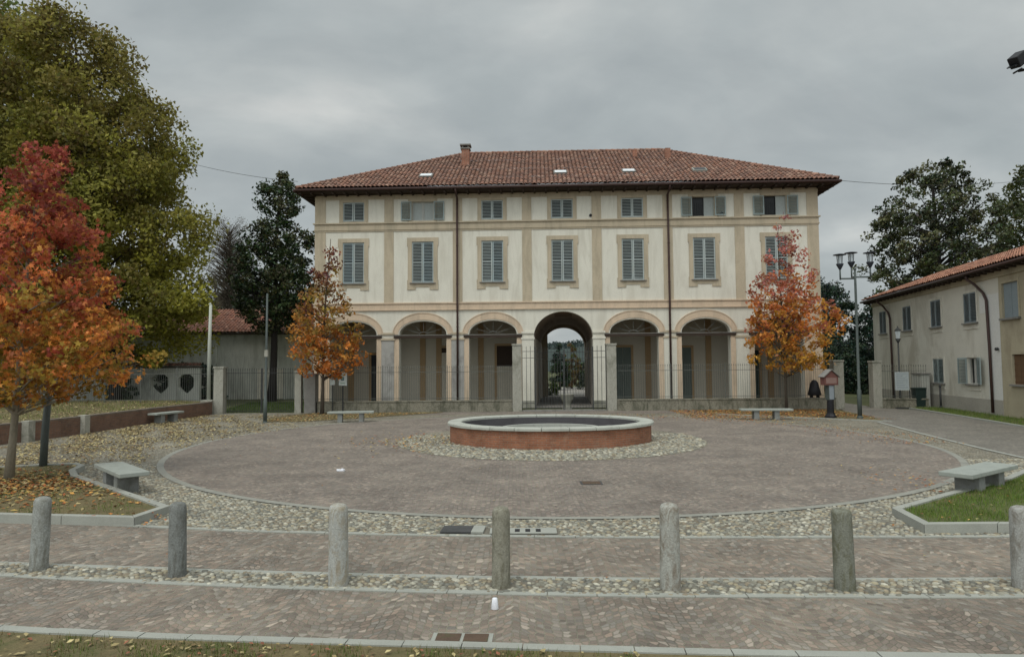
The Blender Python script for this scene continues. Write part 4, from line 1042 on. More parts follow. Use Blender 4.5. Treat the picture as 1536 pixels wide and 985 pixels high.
# vaulted passage through the middle, slightly skewed
SK = .50
def PX(u, v): return u + SK * v / DEP
b = MB(); n = 20; vs = [.55, 3.4, 6.8, 10.2, 12.7]
for j in range(len(vs) - 1):
    va, vb = vs[j], vs[j + 1]
    for k in range(n):
        a0, a1 = math.pi * k / n, math.pi * (k + 1) / n
        f = lambda a, v: (PX(1.66 * math.cos(a), v), v, 4.0 + 1.42 * math.sin(a))
        b.face([f(a0, va), f(a1, va), f(a1, vb), f(a0, vb)], sm=True)
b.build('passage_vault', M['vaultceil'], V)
b = MB()
for s_ in (-1, 1):
    b.face([(PX(s_ * 1.66, .55), .55, 0), (PX(s_ * 1.66, 12.7), 12.7, 0), (PX(s_ * 1.66, 12.7), 12.7, 4.0), (PX(s_ * 1.66, .55), .55, 4.0)])
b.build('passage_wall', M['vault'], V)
b = MB(); b.face([(PX(-1.66, 0), 0, .02), (PX(1.66, 0), 0, .02), (PX(1.66, DEP), DEP, .02), (PX(-1.66, DEP), DEP, .02)]); b.build('passage_floor', M['stonedark'], V)
b = MB(); arch_front(b, U0, U1, PX(0, 12.7), 1.58, 3.75, 1.45, 5.9, 12.7, DEP); b.build('rear_wall', M['cream'], V)
b = MB(); b.box(PX(0, 12.7) - 1.62, PX(0, 12.7) - 1.2, 13.4, 16.5, 0, 4.9); b.build('courtyard_pier', M['cream'], V)
# roof
OV = .86; ZE = 12.47; ZR = 16.62; VR = 6.7
E = [(U0 - OV, -OV, ZE), (U1 + OV, -OV, ZE), (U1 + OV, DEP + OV, ZE), (U0 - OV, DEP + OV, ZE)]
RL, RR_ = (-6.35, VR, ZR), (7.0, VR, ZR)
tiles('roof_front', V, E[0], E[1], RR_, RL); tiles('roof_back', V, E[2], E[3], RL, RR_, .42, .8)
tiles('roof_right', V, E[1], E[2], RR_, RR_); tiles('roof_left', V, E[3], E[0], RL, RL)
up = lambda p, d=.05: (p[0], p[1], p[2] + d)
ridge_caps('ridge_tiles', V, [(up(E[0]), up(RL)), (up(E[1]), up(RR_)), (up(RL, .07), up(RR_, .07)), (up(E[2]), up(RR_)), (up(E[3]), up(RL))])
b = MB(); b.box(U0 - OV + .03, U1 + OV - .03, -OV + .03, DEP + OV - .03, 12.27, 12.30)
for k in range(48):
    u = U0 - OV + .2 + k * (U1 - U0 + 2 * OV - .4) / 47; b.box(u - .05, u + .05, -OV + .06, -.0, 12.17, 12.268)
for k in range(22):
    v = -.3 + k * .68
    b.box(U1, U1 + OV - .06, v - .05, v + .05, 12.17, 12.268); b.box(U0 - OV + .06, U0, v - .05, v + .05, 12.17, 12.268)
b.build('eaves', M['wooddark'], V)
b = MB()
b.box(U0 - OV, U1 + OV, -OV, -OV + .03, 12.27, 12.44); b.box(U0 - OV, U0 - OV + .03, -OV + .03, DEP + OV, 12.27, 12.44); b.box(U1 + OV - .03, U1 + OV, -OV + .03, DEP + OV, 12.27, 12.44)
b.build('fascia', M['wooddark'], V)
b = MB(); g = .075
for P_ in ([(U0 - OV - .08, -OV - .08, 12.36), (U1 + OV + .08, -OV - .08, 12.36)], [(U1 + OV + .08, -OV - .08, 12.36), (U1 + OV + .08, DEP + OV, 12.36)], [(U0 - OV - .08, -OV - .08, 12.36), (U0 - OV - .08, DEP + OV, 12.36)]): b.tube(P_, g, 8)
b.build('gutter', M['gutter'], V)
for u in (-5.97, 5.95):
    b = MB(); b.tube([(u, -OV - .08, 12.3), (u, -OV + .1, 12.1), (u, -.16, 11.95), (u, -.16, 10.8), (u, -.2, 10.5), (u, -.2, 6.1), (u, -.2, 5.5), (u, -.16, 5.3), (u, -.16, .1)], .06, 8)
    for z in (11.6, 9.2, 7.0, 4.6, 2.2): b.tube([(u, -.16 if z < 5.5 or z > 10.7 else -.2, z - .02), (u, -.16 if z < 5.5 or z > 10.7 else -.2, z + .02)], .075, 8)
    b.build('downpipe', M['gutter'], V)
zr = lambda v: ZE + (v + OV) * (ZR - ZE) / (VR + OV)
def chimney(u, v, w_, h, cap=True, h0=-.3):
    z = zr(v); b = MB()
    b.prism([(u - w_, v - w_), (u + w_, v - w_), (u + w_, v + w_), (u - w_, v + w_)], z + h0, z + h)
    o = b.build('chimney', M['brickchim'], V)
    if cap:
        b = MB(); b.box(u - w_ - .06, u + w_ + .06, v - w_ - .06, v + w_ + .06, z + h, z + h + .07)
        for s1 in (-1, 1):
            for s2 in (-1, 1): b.box(u + s1 * (w_ - .06) - .05, u + s1 * (w_ - .06) + .05, v + s2 * (w_ - .06) - .05, v + s2 * (w_ - .06) + .05, z + h + .07, z + h + .22)
        b.box(u - w_ - .1, u + w_ + .1, v - w_ - .1, v + w_ + .1, z + h + .22, z + h + .30); b.build('chimney_cap', M['stonedark'], o)
M['brickchim'] = mat_brick('chimney_brick', (.32, .12, .07), (.24, .09, .055), (.3, .22, .17))
chimney(-5.9, 3.9, .24, .95); chimney(4.9, 5.0, .14, .5, False); chimney(6.9, 4.6, .17, .62, False)
for k, u in enumerate((-7.95, -.02, 3.98, 8.1)):
    v = 1.05 + .2 * (k > 0); z = zr(v) + .10; sl_ = math.atan((ZR - ZE) / (VR + OV))
    b = MB(); b.obox((u, v, z), .80, .66, .14, rx=sl_); o = b.build('skylight', M['stonedark'] if k < 3 else M['kerb'], V)
    b = MB(); b.obox((u, v - .075 * math.sin(sl_), z + .075 * math.cos(sl_)), .66, .50, .012, rx=sl_)
    b.build('pane', M['skylight'] if k < 3 else M['darkglass'], o)

# ------------------------------------------------------------------ low wall, railings, gate
def railing(b, x0, x1, y, z0, z1, sp=.115, r=.010, spear=True, rails=(.12, -.22)):
    n_ = max(1, int(abs(x1 - x0) / sp))
    for k in range(n_ + 1):
        x = x0 + (x1 - x0) * k / n_
        b.tube([(x, y, z0), (x, y, z1)], r, 4, False, False)
        if spear: b.tube([(x, y, z1), (x, y, z1 + .03), (x, y, z1 + .12)], [r, .022, .002], 4, False, False)
    for q in rails:
        z = z0 + q if q > 0 else z1 + q; b.box(min(x0, x1), max(x0, x1), y - .018, y + .018, z - .012, z + .012)
def fence(loc, x0, x1, label, y=0., hwall=.6, ztop=2.42, posts=3.1, rz=0., wallm='lowwall'):
    r_ = empty('railing_fence', loc, rz, label, 'fence')
    if hwall:
        b = MB(); x = x0; k = 0
        while x < x1 - .01:
            L_ = min(x1 - x, 1.6); b.box(x + .004, x + L_ - .004, -.14, .14, -.05, hwall - .07); x += L_
        b.build('low_wall', M[wallm], r_, bev=.006)
        b = MB(); b.box(x0, x1, -.17, .17, hwall - .068, hwall + .005); b.build('coping', M[wallm], r_, bev=.01)
    b = MB(); railing(b, x0 + .03, x1 - .03, 0, hwall, ztop - .12, r=.0075); b.build('railing', M['railiron'], r_)
    n_ = max(1, round((x1 - x0) / posts))
    for k in range(1, n_):
        x = x0 + (x1 - x0) * k / n_; b = MB(); b.box(x - .016, x + .016, -.016, .016, hwall, ztop + .02); b.build('fence_post', M['railiron'], r_)
    return r_
YW = 35.6
fence((0, YW, 0), -10.15, -.01, 'stained low stone wall with iron railing in front of the left half of the villa')
fence((0, YW, 0), 5.42, 16.8, 'stained low stone wall with iron railing in front of the right half of the villa')
def pillar(loc, w_, h, label, m='stone', cap=True):
    r_ = empty('gate_pillar', loc, 0, label, 'pillar')
    b = MB(); b.box(-w_ / 2, w_ / 2, -w_ / 2, w_ / 2, -.05, h - .1); b.build('shaft', M[m], r_, bev=.012)
    if cap: b = MB(); b.box(-w_ / 2 - .03, w_ / 2 + .03, -w_ / 2 - .03, w_ / 2 + .03, h - .098, h); b.build('cap', M[m], r_, bev=.015)
    return r_
pillar((.245, YW, 0), .48, 3.52, 'tall stone pillar on the left side of the main gate')
pillar((5.16, YW, 0), .50, 3.50, 'tall stone pillar on the right side of the main gate')
pillar((17.08, 35.9, 0), .52, 2.55, 'stone pillar at the right end of the villa railing beside the lane')
pillar((19.15, 36.0, 0), .46, 2.5, 'stone pillar between the lane and the farmhouse corner', 'stone')
pillar((-15.25, 35.6, 0), .50, 2.45, 'stone pillar at the left end of the green side gate', 'stone')
pillar((-11.15, 35.6, 0), .34, 2.2, 'narrow pale pillar at the right end of the green side gate', 'stone')
pillar((-10.5, 35.6, 0), .58, 2.05, 'dark broad pillar where the low villa wall begins at the left', 'stonedark')
G = empty('iron_gate', (2.70, YW, 0), 0, 'tall spear-topped iron gate between the two tall stone pillars', 'gate')
for s_ in (-1, 1):
    b = MB(); railing(b, s_ * .03, s_ * 1.45, 0, .12, 3.25, .15, .012, True, (.06, -.18, -.52)); b.box(min(s_ * .01, s_ * .05), max(s_ * .01, s_ * .05), -.02, .02, .08, 3.2); b.build('gate_leaf', M['iron'], G)
    b = MB(); railing(b, s_ * 1.53, s_ * 2.18, 0, .0, 3.3, .165, .017, True, (.06, .42, -.18, -.52)); b.box(min(s_ * 1.48, s_ * 1.53), max(s_ * 1.48, s_ * 1.53), -.025, .025, 0, 3.35); b.build('side_panel', M['iron'], G)
b = MB(); b.box(.5, 4.9, YW - .25, YW + .5, -.02, .07); tag(b.build('gate_threshold', M['stonedark'], bev=.02), kind='structure')
b = MB(); b.lathe([(.0, 0), (.24, 0), (.26, .06), (.2, .12), (.19, .3), (.26, .45), (.33, .6), (.36, .78), (.38, .82), (.33, .84), (.28, .74), (0, .70)], 20)
tag(b.build('stone_urn', M['stone'], loc=(2.95, 36.9, .0)), 'pale stone urn standing in the middle just behind the main gate', 'urn')
GB = empty('garden_gate', (2.89 + PX(0, 13) + .52, 51.55, 0), -TH, 'pale thin-barred gate closing the far end of the archway', 'gate')
for s_ in (-1, 1):
    b = MB(); railing(b, s_ * .03, s_ * 1.5, 0, .05, 2.75, .2, .016, False, (.08, -.06)); b.build('gate_leaf', M['ironlight'], GB)
# side gate, terrace railing
SG = empty('side_gate', (-13.1, 35.65, 0), 0, 'low-railed double iron gate opening onto a green lawn left of the villa', 'gate')
for s_ in (-1, 1):
    b = MB(); railing(b, s_ * .04, s_ * 1.85, 0, .06, 2.25, .115, .011, True, (.06, -.15)); b.box(min(s_ * .01, s_ * .05), max(s_ * .01, s_ * .05), -.025, .025, .02, 2.35); b.build('gate_leaf', M['iron'], SG)
tf = fence((-15.85, 36.1, .58), -19.5, .0, 'thin iron railing along the back of the grassy terrace at the left', hwall=0, ztop=1.83, posts=2.0, rz=rad(-2))
b = MB(); b.box(-16.1, -15.5, 35.2, 35.75, -.03, .72); tag(b.build('stone_block', M['stone'], bev=.015), 'squat stone block at the foot of the white flagpole', 'block')
r_ = empty('flagpole', (-15.78, 35.45, .72), 0, 'white painted pole rising behind the end of the brick terrace wall', 'pole')
b = MB(); b.tube([(0, 0, 0), (.0, 0, 2.9), (.03, 0, 4.95)], [.10, .09, .07], 12); b.build('pole', M['whitepole'], r_)
b = MB(); b.tube([(0, 0, 4.95), (0, 0, 5.0), (.03, 0, 5.06)], [.07, .08, .02], 10); b.build('finial', M['whitepole'], r_)

# terrace behind the curved brick wall
BWL = smooth_line([(-22.5, 12.5), (-19.0, 16.0), (-17.0, 19.2), (-16.1, 22.0), (-15.75, 24.5), (-15.75, 27.5), (-15.65, 30.8), (-15.3, 34.0), (-15.45, 35.15)])
r_ = empty('terrace_wall', (0, 0, 0), 0, 'curved low brick wall holding up the grassy terrace at the left', 'wall')
b = MB(); acc = 0
for i in range(len(BWL) - 1):
    (xa, ya), (xb, yb) = BWL[i], BWL[i + 1]; L_ = math.hypot(xb - xa, yb - ya)
    b.face([(xa, ya, -.03), (xb, yb, -.03), (xb, yb, .6), (xa, ya, .6)], [(acc, 0), (acc + L_, 0), (acc + L_, .63), (acc, .63)])
    acc += L_
b.build('brickwork', M['brickold'], r_)
kb = MB(); kerb_line(kb, [(x, y) for x, y in BWL], .30, .602, .66); kb.build('coping', M['brickold'], r_)
for px_, py_ in ((-15.98, 22.55), (-15.74, 25.1)):
    b = MB(); b.box(px_ - .12, px_ + .14, py_ - .16, py_ + .16, -.02, .70); b.build('stone_pier', M['stone'], r_, bev=.01)
TERR = [(x - .06, y) for x, y in BWL] + [(-15.8, 36.4), (-20, 39), (-46, 41), (-60, 20), (-40, 10)]
sheet('terrace_ground', TERR, .585, M['leafsoil'])
bb_ = MB(); bb_.face([(-15.7, 36.4, .585), (-15.7, 36.4, -.1), (-20, 39, -.1), (-20, 39, .585)]); bb_.face([(-20, 39, .585), (-20, 39, -.1), (-46, 41, -.1), (-46, 41, .585)]); tag(bb_.build('terrace_bank', M['soil']), kind='structure')
tp = [(x - .3, y) for x, y in BWL[2:]] + [(-20, 38), (-32, 38), (-32, 20)]
grass('grass', 26000, in_field(tp, lambda x, y: clumpy(x, y, .9), (-30, -15.5, 16, 38)), .13, .58, GDRY + GRN, 'rough grass on the raised terrace behind the brick wall')
litter('fallen_leaves', 9000, in_field(tp, lambda x, y: clumpy(x, y, 1.1) ** .5, (-28, -15.4, 16, 38)), DRY, .10, .595, 'tan leaves scattered over the raised terrace')
grass('grass', 16000, in_field([(-16, 36), (-11, 36), (-11, 47), (-18, 47)], None, (-18, -11, 36, 47)), .14, -.03, [(.05, .09, .02), (.07, .11, .025)], 'green lawn behind the side gate left of the villa')
# garden wall with shaped openings
GW = empty('garden_wall', (-20.6, 45.0, -.03), rad(2), 'pale rendered garden wall with two shaped openings and a tile coping', 'wall')
b = MB(); hx_ = [(-2.55, .55), (-.85, .50)]
def wall_holes(b, x0, x1, z0, z1, y0, y1, hs):
    xs_ = [x0]
    for c, hw_ in hs: xs_ += [c - hw_, c + hw_]
    xs_.append(x1)
    for i in range(0, len(xs_), 2): b.box(xs_[i], xs_[i + 1], y0, y1, z0, z1)
    for c, hw_ in hs:
        prof_ = [(-hw_, 1.95 - .5 * 0), (-hw_ * .35, 2.15), (hw_ * .35, 2.15), (hw_, 1.9)]
        up_ = [(c - hw_, 1.75), (c - hw_ * .5, 2.0), (c + hw_ * .5, 2.0), (c + hw_, 1.75)]
        dn_ = [(c - hw_, 1.2), (c - hw_ * .6, .95), (c, .7), (c + hw_ * .6, .95), (c + hw_, 1.2)]
        for y in (y0, y1):
            for i in range(3): b.face([(up_[i][0], y, up_[i][1]), (up_[i + 1][0], y, up_[i + 1][1]), (up_[i + 1][0], y, z1), (up_[i][0], y, z1)])
            for i in range(4): b.face([(dn_[i][0], y, z0), (dn_[i + 1][0], y, z0), (dn_[i + 1][0], y, dn_[i + 1][1]), (dn_[i][0], y, dn_[i][1])])
        for i in range(3): b.face([(up_[i][0], y0, up_[i][1]), (up_[i][0], y1, up_[i][1]), (up_[i + 1][0], y1, up_[i + 1][1]), (up_[i + 1][0], y0, up_[i + 1][1])])
        for i in range(4): b.face([(dn_[i][0], y0, dn_[i][1]), (dn_[i + 1][0], y0, dn_[i + 1][1]), (dn_[i + 1][0], y1, dn_[i + 1][1]), (dn_[i][0], y1, dn_[i][1])])
wall_holes(b, -26, .0, 0, 2.55, -.15, .15, hx_)
b.build('rendered_wall', M['gardenwall'], GW)
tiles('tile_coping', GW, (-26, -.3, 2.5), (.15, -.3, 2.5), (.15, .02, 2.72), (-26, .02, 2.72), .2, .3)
b = MB(); b.box(-26, .12, -.2, .2, 2.42, 2.5); b.build('coping_board', M['wooddark'], GW)
b = MB(); b.tube([(-24.3, 41.1, .1), (-23.95, 41.15, 1.4), (-23.6, 41.2, 2.9), (-23.5, 41.25, 3.8)], [.36, .30, .26, .2], 10)
# long barn behind
BN = empty('barn', (-15.4, 52, 0), rad(1), 'long weathered grey barn with an orange tiled roof behind the side gate', 'building')
b = MB(); b.box(-26, 0, 0, 8, -.05, 5.05); b.build('barn_wall', M['barn'], BN)
b = MB(); b.box(-4.0, -2.1, -.03, 0, 0, 2.25); b.build('pale_patch', mat_noisy('fresh_render', (.74, .70, .60), .15, 1, 14), BN)
for u in (-7.2, -12.4, -17): b = MB(); b.box(u - .16, u + .16, -.12, 0, 0, 5.0); b.build('buttress', M['barn'], BN)
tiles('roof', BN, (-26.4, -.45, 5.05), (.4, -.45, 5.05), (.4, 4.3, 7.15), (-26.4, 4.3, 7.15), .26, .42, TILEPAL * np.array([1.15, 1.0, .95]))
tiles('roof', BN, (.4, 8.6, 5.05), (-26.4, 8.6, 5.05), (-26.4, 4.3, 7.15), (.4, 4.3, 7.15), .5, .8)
b = MB(); b.box(-26.4, .4, -.42, -.0, 4.9, 5.0); b.build('eaves', M['wooddark'], BN)
b = MB(); b.face([(0, 0, 5.0), (0, 8, 5.0), (0, 4.2, 7.05)]); b.build('gable', M['barn'], BN)

# ------------------------------------------------------------------ farmhouse at the right
fd = Vector((-.18, -.984, 0)).normalized(); frz = math.atan2(fd.y, fd.x)
F = empty('farmhouse', (24.1, 45.3, 0), frz, 'long two-storey cream farmhouse with grey shutters beside the lane at the right', 'building')
# local: +x towards the camera along the wall, +y away from the lane
def fw_holes(): return [(1.25, 2.45, 4.25, 5.66), (5.15, 6.42, 4.25, 5.66), (9.05, 10.3, 4.25, 5.66), (12.8, 14.05, 4.25, 5.66), (9.1, 10.35, 1.32, 2.58), (12.95, 14.0, 1.36, 2.6)]
FH = fw_holes()
b = MB(); hole_wall(b, 0, 16.05, .72, 6.45, 0, FH, .2); b.face([(0, 0, -.05), (0, 7, -.05), (0, 7, 6.45), (0, 0, 6.45)]); b.build('wall', M['farm'], F)
b = MB(); b.box(-.02, 16.05, -.03, .1, -.05, .72); b.build('wall_base', M['farmfoot'], F)
b = MB(); b.box(14.9, 16.04, -.012, .0, .73, 4.6); b.box(14.35, 16.04, -.012, 0, 4.6, 5.4); b.build('white_patch', M['farmwhite'], F)
FH2 = [(16.35, 17.6, 4.25, 5.75), (16.95, 17.9, 1.45, 2.7)]
b = MB(); hole_wall(b, 16.05, 27, -.05, 6.45, -.004, FH2, .2); b.face([(27, 0, -.05), (27, 0, 6.45), (27, 7, 6.45), (27, 7, -.05)]); b.face([(0, 7, 0), (27, 7, 0), (27, 7, 6.4), (0, 7, 6.4)]); b.build('ochre_wall', M['farmochre'], F)
b = MB(); b.box(-.03, 27, -.07, 0, 6.08, 6.44); b.build('cornice', M['farmochre'], F)
b = MB(); b.box(0, 27, .2, .24, .5, 6.2); b.build('window_backing', M['darkglass'], F)
lsm = {}
def fshutter(par, x, side, z0, h, w_, ang, matl):
    key = (round(w_, 2), round(h, 2), matl)
    if key not in lsm: lsm[key] = leaf_mesh(w_, h, .07, 1, 'shutter', matl)
    o = put('shutter', lsm[key], par, (x, .04 if side > 0 else 0, z0)); o.rotation_euler[2] = (math.pi + ang) if side > 0 else -ang; return o
for k, (a, c, z0, z1) in enumerate(FH):
    mm = (a + c) / 2; hw_ = (c - a) / 2
    b = MB(); t = .13; y0 = -.03
    b.box(-hw_ - t, -hw_, y0, 0, z0, z1 + t); b.box(hw_, hw_ + t, y0, 0, z0, z1 + t); b.box(-hw_, hw_, y0, 0, z1, z1 + t); b.box(-hw_ - t, hw_ + t, y0, 0, z0 - .3, z0 - .24)
    wn = b.build('window', M['farm'], F, (mm, 0, 0))
    b = MB(); b.box(-hw_ - .1, hw_ + .1, -.10, .02, z0 - .07, z0); b.build('sill', M['stonedark'], wn)
    mt = 'shutter' if k == 4 else 'shutterdull'
    if k == 5:
        o = put('shutter', leaf_mesh(hw_ + .1, z1 - z0, .07, 1, 'shutter', 'shutter'), wn, (-hw_ - .0, -.03, z0)); o.rotation_euler[2] = rad(180 + 12)
        o = put('shutter', o.data, wn, (hw_, -.07, z0)); o.rotation_euler[2] = rad(-14)
        sash(wn, z0, z1, hw_ - .01, M['ironlight'], .08)
    else:
        fshutter(wn, -hw_, -1, z0, z1 - z0, hw_, .04, mt); fshutter(wn, hw_, 1, z0, z1 - z0, hw_, .04, mt)
for k, (a, c, z0, z1) in enumerate(FH2):
    mm = (a + c) / 2; hw_ = (c - a) / 2; b = MB(); t = .1
    b.box(-hw_ - t, -hw_, -.03, -.004, z0, z1 + t); b.box(hw_, hw_ + t, -.03, -.004, z0, z1 + t); b.box(-hw_, hw_, -.03, -.004, z1, z1 + t)
    wn = b.build('window', M['farmochre'], F, (mm, 0, 0), )
    b = MB(); b.box(-hw_ - .14, hw_ + .14, -.12, 0, z0 - .08, z0); b.build('sill', M['stonedark'], wn)
    b = MB(); b.box(-hw_, -.01, .06, .1, z0, z1); b.box(.01, hw_, .06, .1, z0, z1)
    if k == 1:
        for q in range(4): b.box(-hw_, hw_, .045, .06, z0 + .25 * q + .1, z0 + .25 * q + .13)
    b.build('wooden_panel', M['wooddoor'] if k else M['shutterdull'], wn)
for x in (2.9, 14.75):
    b = MB(); s_ = 1
    b.tube([(x - .5, -.48, 6.42), (x - .5, -.44, 6.2), (x - .35, -.2, 5.95), (x + .15, -.09, 5.5), (x + .4, -.09, 5.15), (x + .5, -.09, 3), (x + .55, -.09, .15)], .06, 8)
    b.build('downpipe', M['gutter'], F)
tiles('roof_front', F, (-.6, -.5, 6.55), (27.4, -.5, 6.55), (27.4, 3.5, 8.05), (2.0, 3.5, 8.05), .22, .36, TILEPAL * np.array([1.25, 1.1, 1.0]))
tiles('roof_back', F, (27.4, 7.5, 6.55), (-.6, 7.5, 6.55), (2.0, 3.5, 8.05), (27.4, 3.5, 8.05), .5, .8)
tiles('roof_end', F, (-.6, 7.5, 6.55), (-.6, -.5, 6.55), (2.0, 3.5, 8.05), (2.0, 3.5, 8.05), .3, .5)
b = MB(); b.box(-.55, 27.3, -.46, 7.4, 6.40, 6.44); b.box(-.6, 27.3, -.5, -.47, 6.4, 6.54)
for k in range(46): b.box(-.4 + k * .6, -.3 + k * .6, -.45, 0, 6.3, 6.4)
b.build('eaves', M['wooddark'], F)
b = MB(); b.tube([(-.6, -.56, 6.46), (27.3, -.56, 6.46)], .065, 8); b.build('gutter', M['gutter'], F)
b = MB(); b.prism([(17.9, 1.6), (18.3, 1.6), (18.3, 2.0), (17.9, 2.0)], 7.2, 8.05); o = b.build('chimney', M['brickchim'], F)
b = MB(); b.lathe([(.19, 8.05), (.19, 8.2), (.10, 8.32), (.07, 8.42), (0, 8.42)], 10, 18.1, 1.8); b.build('chimney_pot', M['brickchim'], o)
b = MB(); b.tube([(15.9, -.05, 2.95), (15.9, -.16, 2.95)], .07, 8); b.build('wall_bracket', M['iron'], F)
# fence and things at the farmhouse corner
fence((19.4, 36.0, 0), 0, 2.3, 'short low wall with railing between the lane pillar and the farmhouse', hwall=.52, ztop=2.3, rz=rad(-8))
r_ = empty('notice_board', (20.40, 35.72, 0), rad(-8), 'white notice board with lines of small print on the railing by the farmhouse', 'sign')
b = MB(); b.box(-.34, .34, -.02, .02, .95, 1.90); b.build('board', M['boardgrey'], r_)
b = MB()
for k in range(7): b.box(-.28, .28 - .12 * (k % 3), -.026, -.0205, 1.08 + k * .12, 1.11 + k * .12)
b.build('print', M['signgrey'], r_)
b = MB(); b.box(-.38, .38, -.025, .0, 0, .06); b.box(-.38, -.34, -.02, .02, .5, .95); b.box(.34, .38, -.02, .02, .5, .95); b.build('legs', M['iron'], r_)
r_ = empty('utility_cabinet', (22.15, 37.0, 0), rad(-98) + 0, 'pale utility cabinet against the farmhouse wall behind the green bin', 'cabinet')
b = MB(); b.box(-.55, .55, -.22, .22, 0, 1.75); b.build('cabinet_body', M['box'], r_, bev=.01)
b = MB(); b.box(-.6, .6, -.27, .27, 1.752, 1.82); b.build('cabinet_top', M['stonedark'], r_)
b = MB(); b.box(-.5, -.02, -.24, -.222, .1, 1.65); b.box(.02, .5, -.24, -.222, .1, 1.65); b.build('cabinet_door', M['box'], r_)
r_ = empty('litter_bin', (21.30, 35.8, .05), rad(-5), 'dark green wheeled bin at the lane edge by the farmhouse', 'bin')
b = MB()
for (w0, z0, w1, z1) in ((.22, .05, .26, .95),):
    P0 = [(-w0, -w0), (w0, -w0), (w0, w0), (-w0, w0)]; P1 = [(-w1, -w1), (w1, -w1), (w1, w1), (-w1, w1)]
    for i in range(4):
        j = (i + 1) % 4; b.face([(*P0[i], z0), (*P0[j], z0), (*P1[j], z1), (*P1[i], z1)])
    b.face([(*p, z0) for p in P0[::-1]]); b.face([(*p, z1) for p in P1])
b.build('bin_body', M['greenbin'], r_, bev=.01)
b = MB(); b.box(-.28, .28, -.29, .28, .955, 1.03); b.box(-.25, .25, .31, .36, .93, .99); b.build('lid', M['greenbin'], r_, bev=.02)
for s_ in (-1, 1): b = MB(); b.tube([(s_ * .2, .25, .09), (s_ * .26, .25, .09)], .09, 12); b.build('wheel', M['black'], r_)
r_ = empty('bollard_post', (22.0, 35.1, .0), 0, 'slim dark post beside the green bin at the farmhouse wall', 'post')
b = MB(); b.tube([(0, 0, 0), (0, 0, 1.15)], .05, 8); b.lathe([(.08, 0), (.08, .12), (.05, .16)], 10); b.lathe([(.05, 1.1), (.075, 1.16), (.05, 1.24), (0, 1.27)], 10); b.build('post', M['iron'], r_)
def lantern(parent, x, y, z, s=1.):
    """classic lantern with funnel base, glass and flat disc hat; z = foot of the funnel"""
    o = MB(); o.lathe([(.03 * s, z), (.05 * s, z + .02), (.17 * s, z + .26 * s), (.18 * s, z + .32 * s), (.11 * s, z + .33 * s), (0, z + .33 * s)], 14, x, y)
    h_ = o.build('lantern', M['lamp'], parent)
    o = MB(); o.lathe([(.10 * s, z + .33 * s), (.115 * s, z + .72 * s)], 12, x, y); o.build('lamp_glass', M['lampglass'], h_)
    o = MB()
    for k in range(4):
        a = math.pi / 4 + k * math.pi / 2; o.tube([(x + .11 * s * math.cos(a), y + .11 * s * math.sin(a), z + .3 * s), (x + .15 * s * math.cos(a), y + .15 * s * math.sin(a), z + .76 * s)], .014 * s, 4)
    o.lathe([(0, z + .84 * s), (.12 * s, z + .83 * s), (.31 * s, z + .79 * s), (.32 * s, z + .77 * s), (.1 * s, z + .75 * s), (0, z + .75 * s)], 18, x, y); o.build('lamp_hat', M['lamp'], h_)
r_ = empty('street_lamp', (14.88, 29.3, .02), 0, 'tall grey lamp post with three flat-hatted lanterns beside the lane', 'lamp post')
b = MB(); b.tube([(0, 0, 0), (0, 0, 1.2), (0, 0, 1.25), (0, 0, 5.75), (0, 0, 6.42)], [.095, .09, .06, .05, .045], 12); b.lathe([(.13, 0), (.13, .05), (.1, .12)], 12); b.lathe([(.05, 6.38), (.065, 6.42), (.05, 6.48), (0, 6.5)], 10); b.build('pole', M['irongrey'], r_)
b = MB()
ends = [(-.62, .05, 6.02), (.64, -.05, 6.08), (.13, .55, 6.12)]
for x, y, z in ends: b.tube([(0, 0, z), (x, y, z)], .035, 8); b.tube([(x, y, z - .05), (x, y, z + .45)], .035, 8)
b.build('arms', M['irongrey'], r_)
for (x, y, z), dz in zip(ends, (0, 0, .06)): lantern(r_, x, y, z + .38 + dz, .85)
r_ = empty('street_lamp', (20.95, 36.9, 0), 0, 'short single-lantern lamp post in front of the farmhouse', 'lamp post')
b = MB(); b.tube([(0, 0, 0), (0, 0, .8), (0, 0, .85), (0, 0, 3.5)], [.07, .065, .045, .04], 10); b.build('pole', M['iron'], r_)
b = MB(); b.lathe([(.04, 3.45), (.06, 3.5), (.15, 3.68), (0, 3.7)], 8); hh = b.build('lantern', M['iron'], r_)
b = MB(); b.lathe([(.10, 3.70), (.15, 4.12)], 6, sm=False); b.build('lamp_glass', M['lampglass'], hh)
b = MB(); b.lathe([(.18, 4.11), (.19, 4.14), (.1, 4.24), (.03, 4.30), (.03, 4.36), (0, 4.38)], 6, sm=False); b.build('lamp_hat', M['iron'], hh)
r_ = empty('tall_pole', (-10.68, 29.5, 0), 0, 'thin bare grey-green metal pole near the left stone bench', 'pole')
b = MB(); b.tube([(0, 0, 0), (0, 0, 1.0), (0, 0, 1.02), (.02, 0, 3.1), (.03, 0, 5.6)], [.085, .08, .06, .052, .04], 10); b.lathe([(.11, 0), (.11, .04), (.085, .08)], 10); b.build('pole', M['irongrey'], r_)
b = MB(); b.box(-.05, .09, -.06, .06, 2.85, 3.15); b.build('pole_hatch', M['stone'], r_)
o = MB(); o.tube([(0, 0, -.05), (.03, 0, 1.0), (.09, .0, 1.86)], [.085, .08, .07], 8); o.build('wooden_stake', M['irongrey'], loc=(-11.13, 16.25, 0)); o = bpy.data.objects['wooden_stake']
tag(o, 'leaning grey stake behind the nearest maple trunk', 'stake')
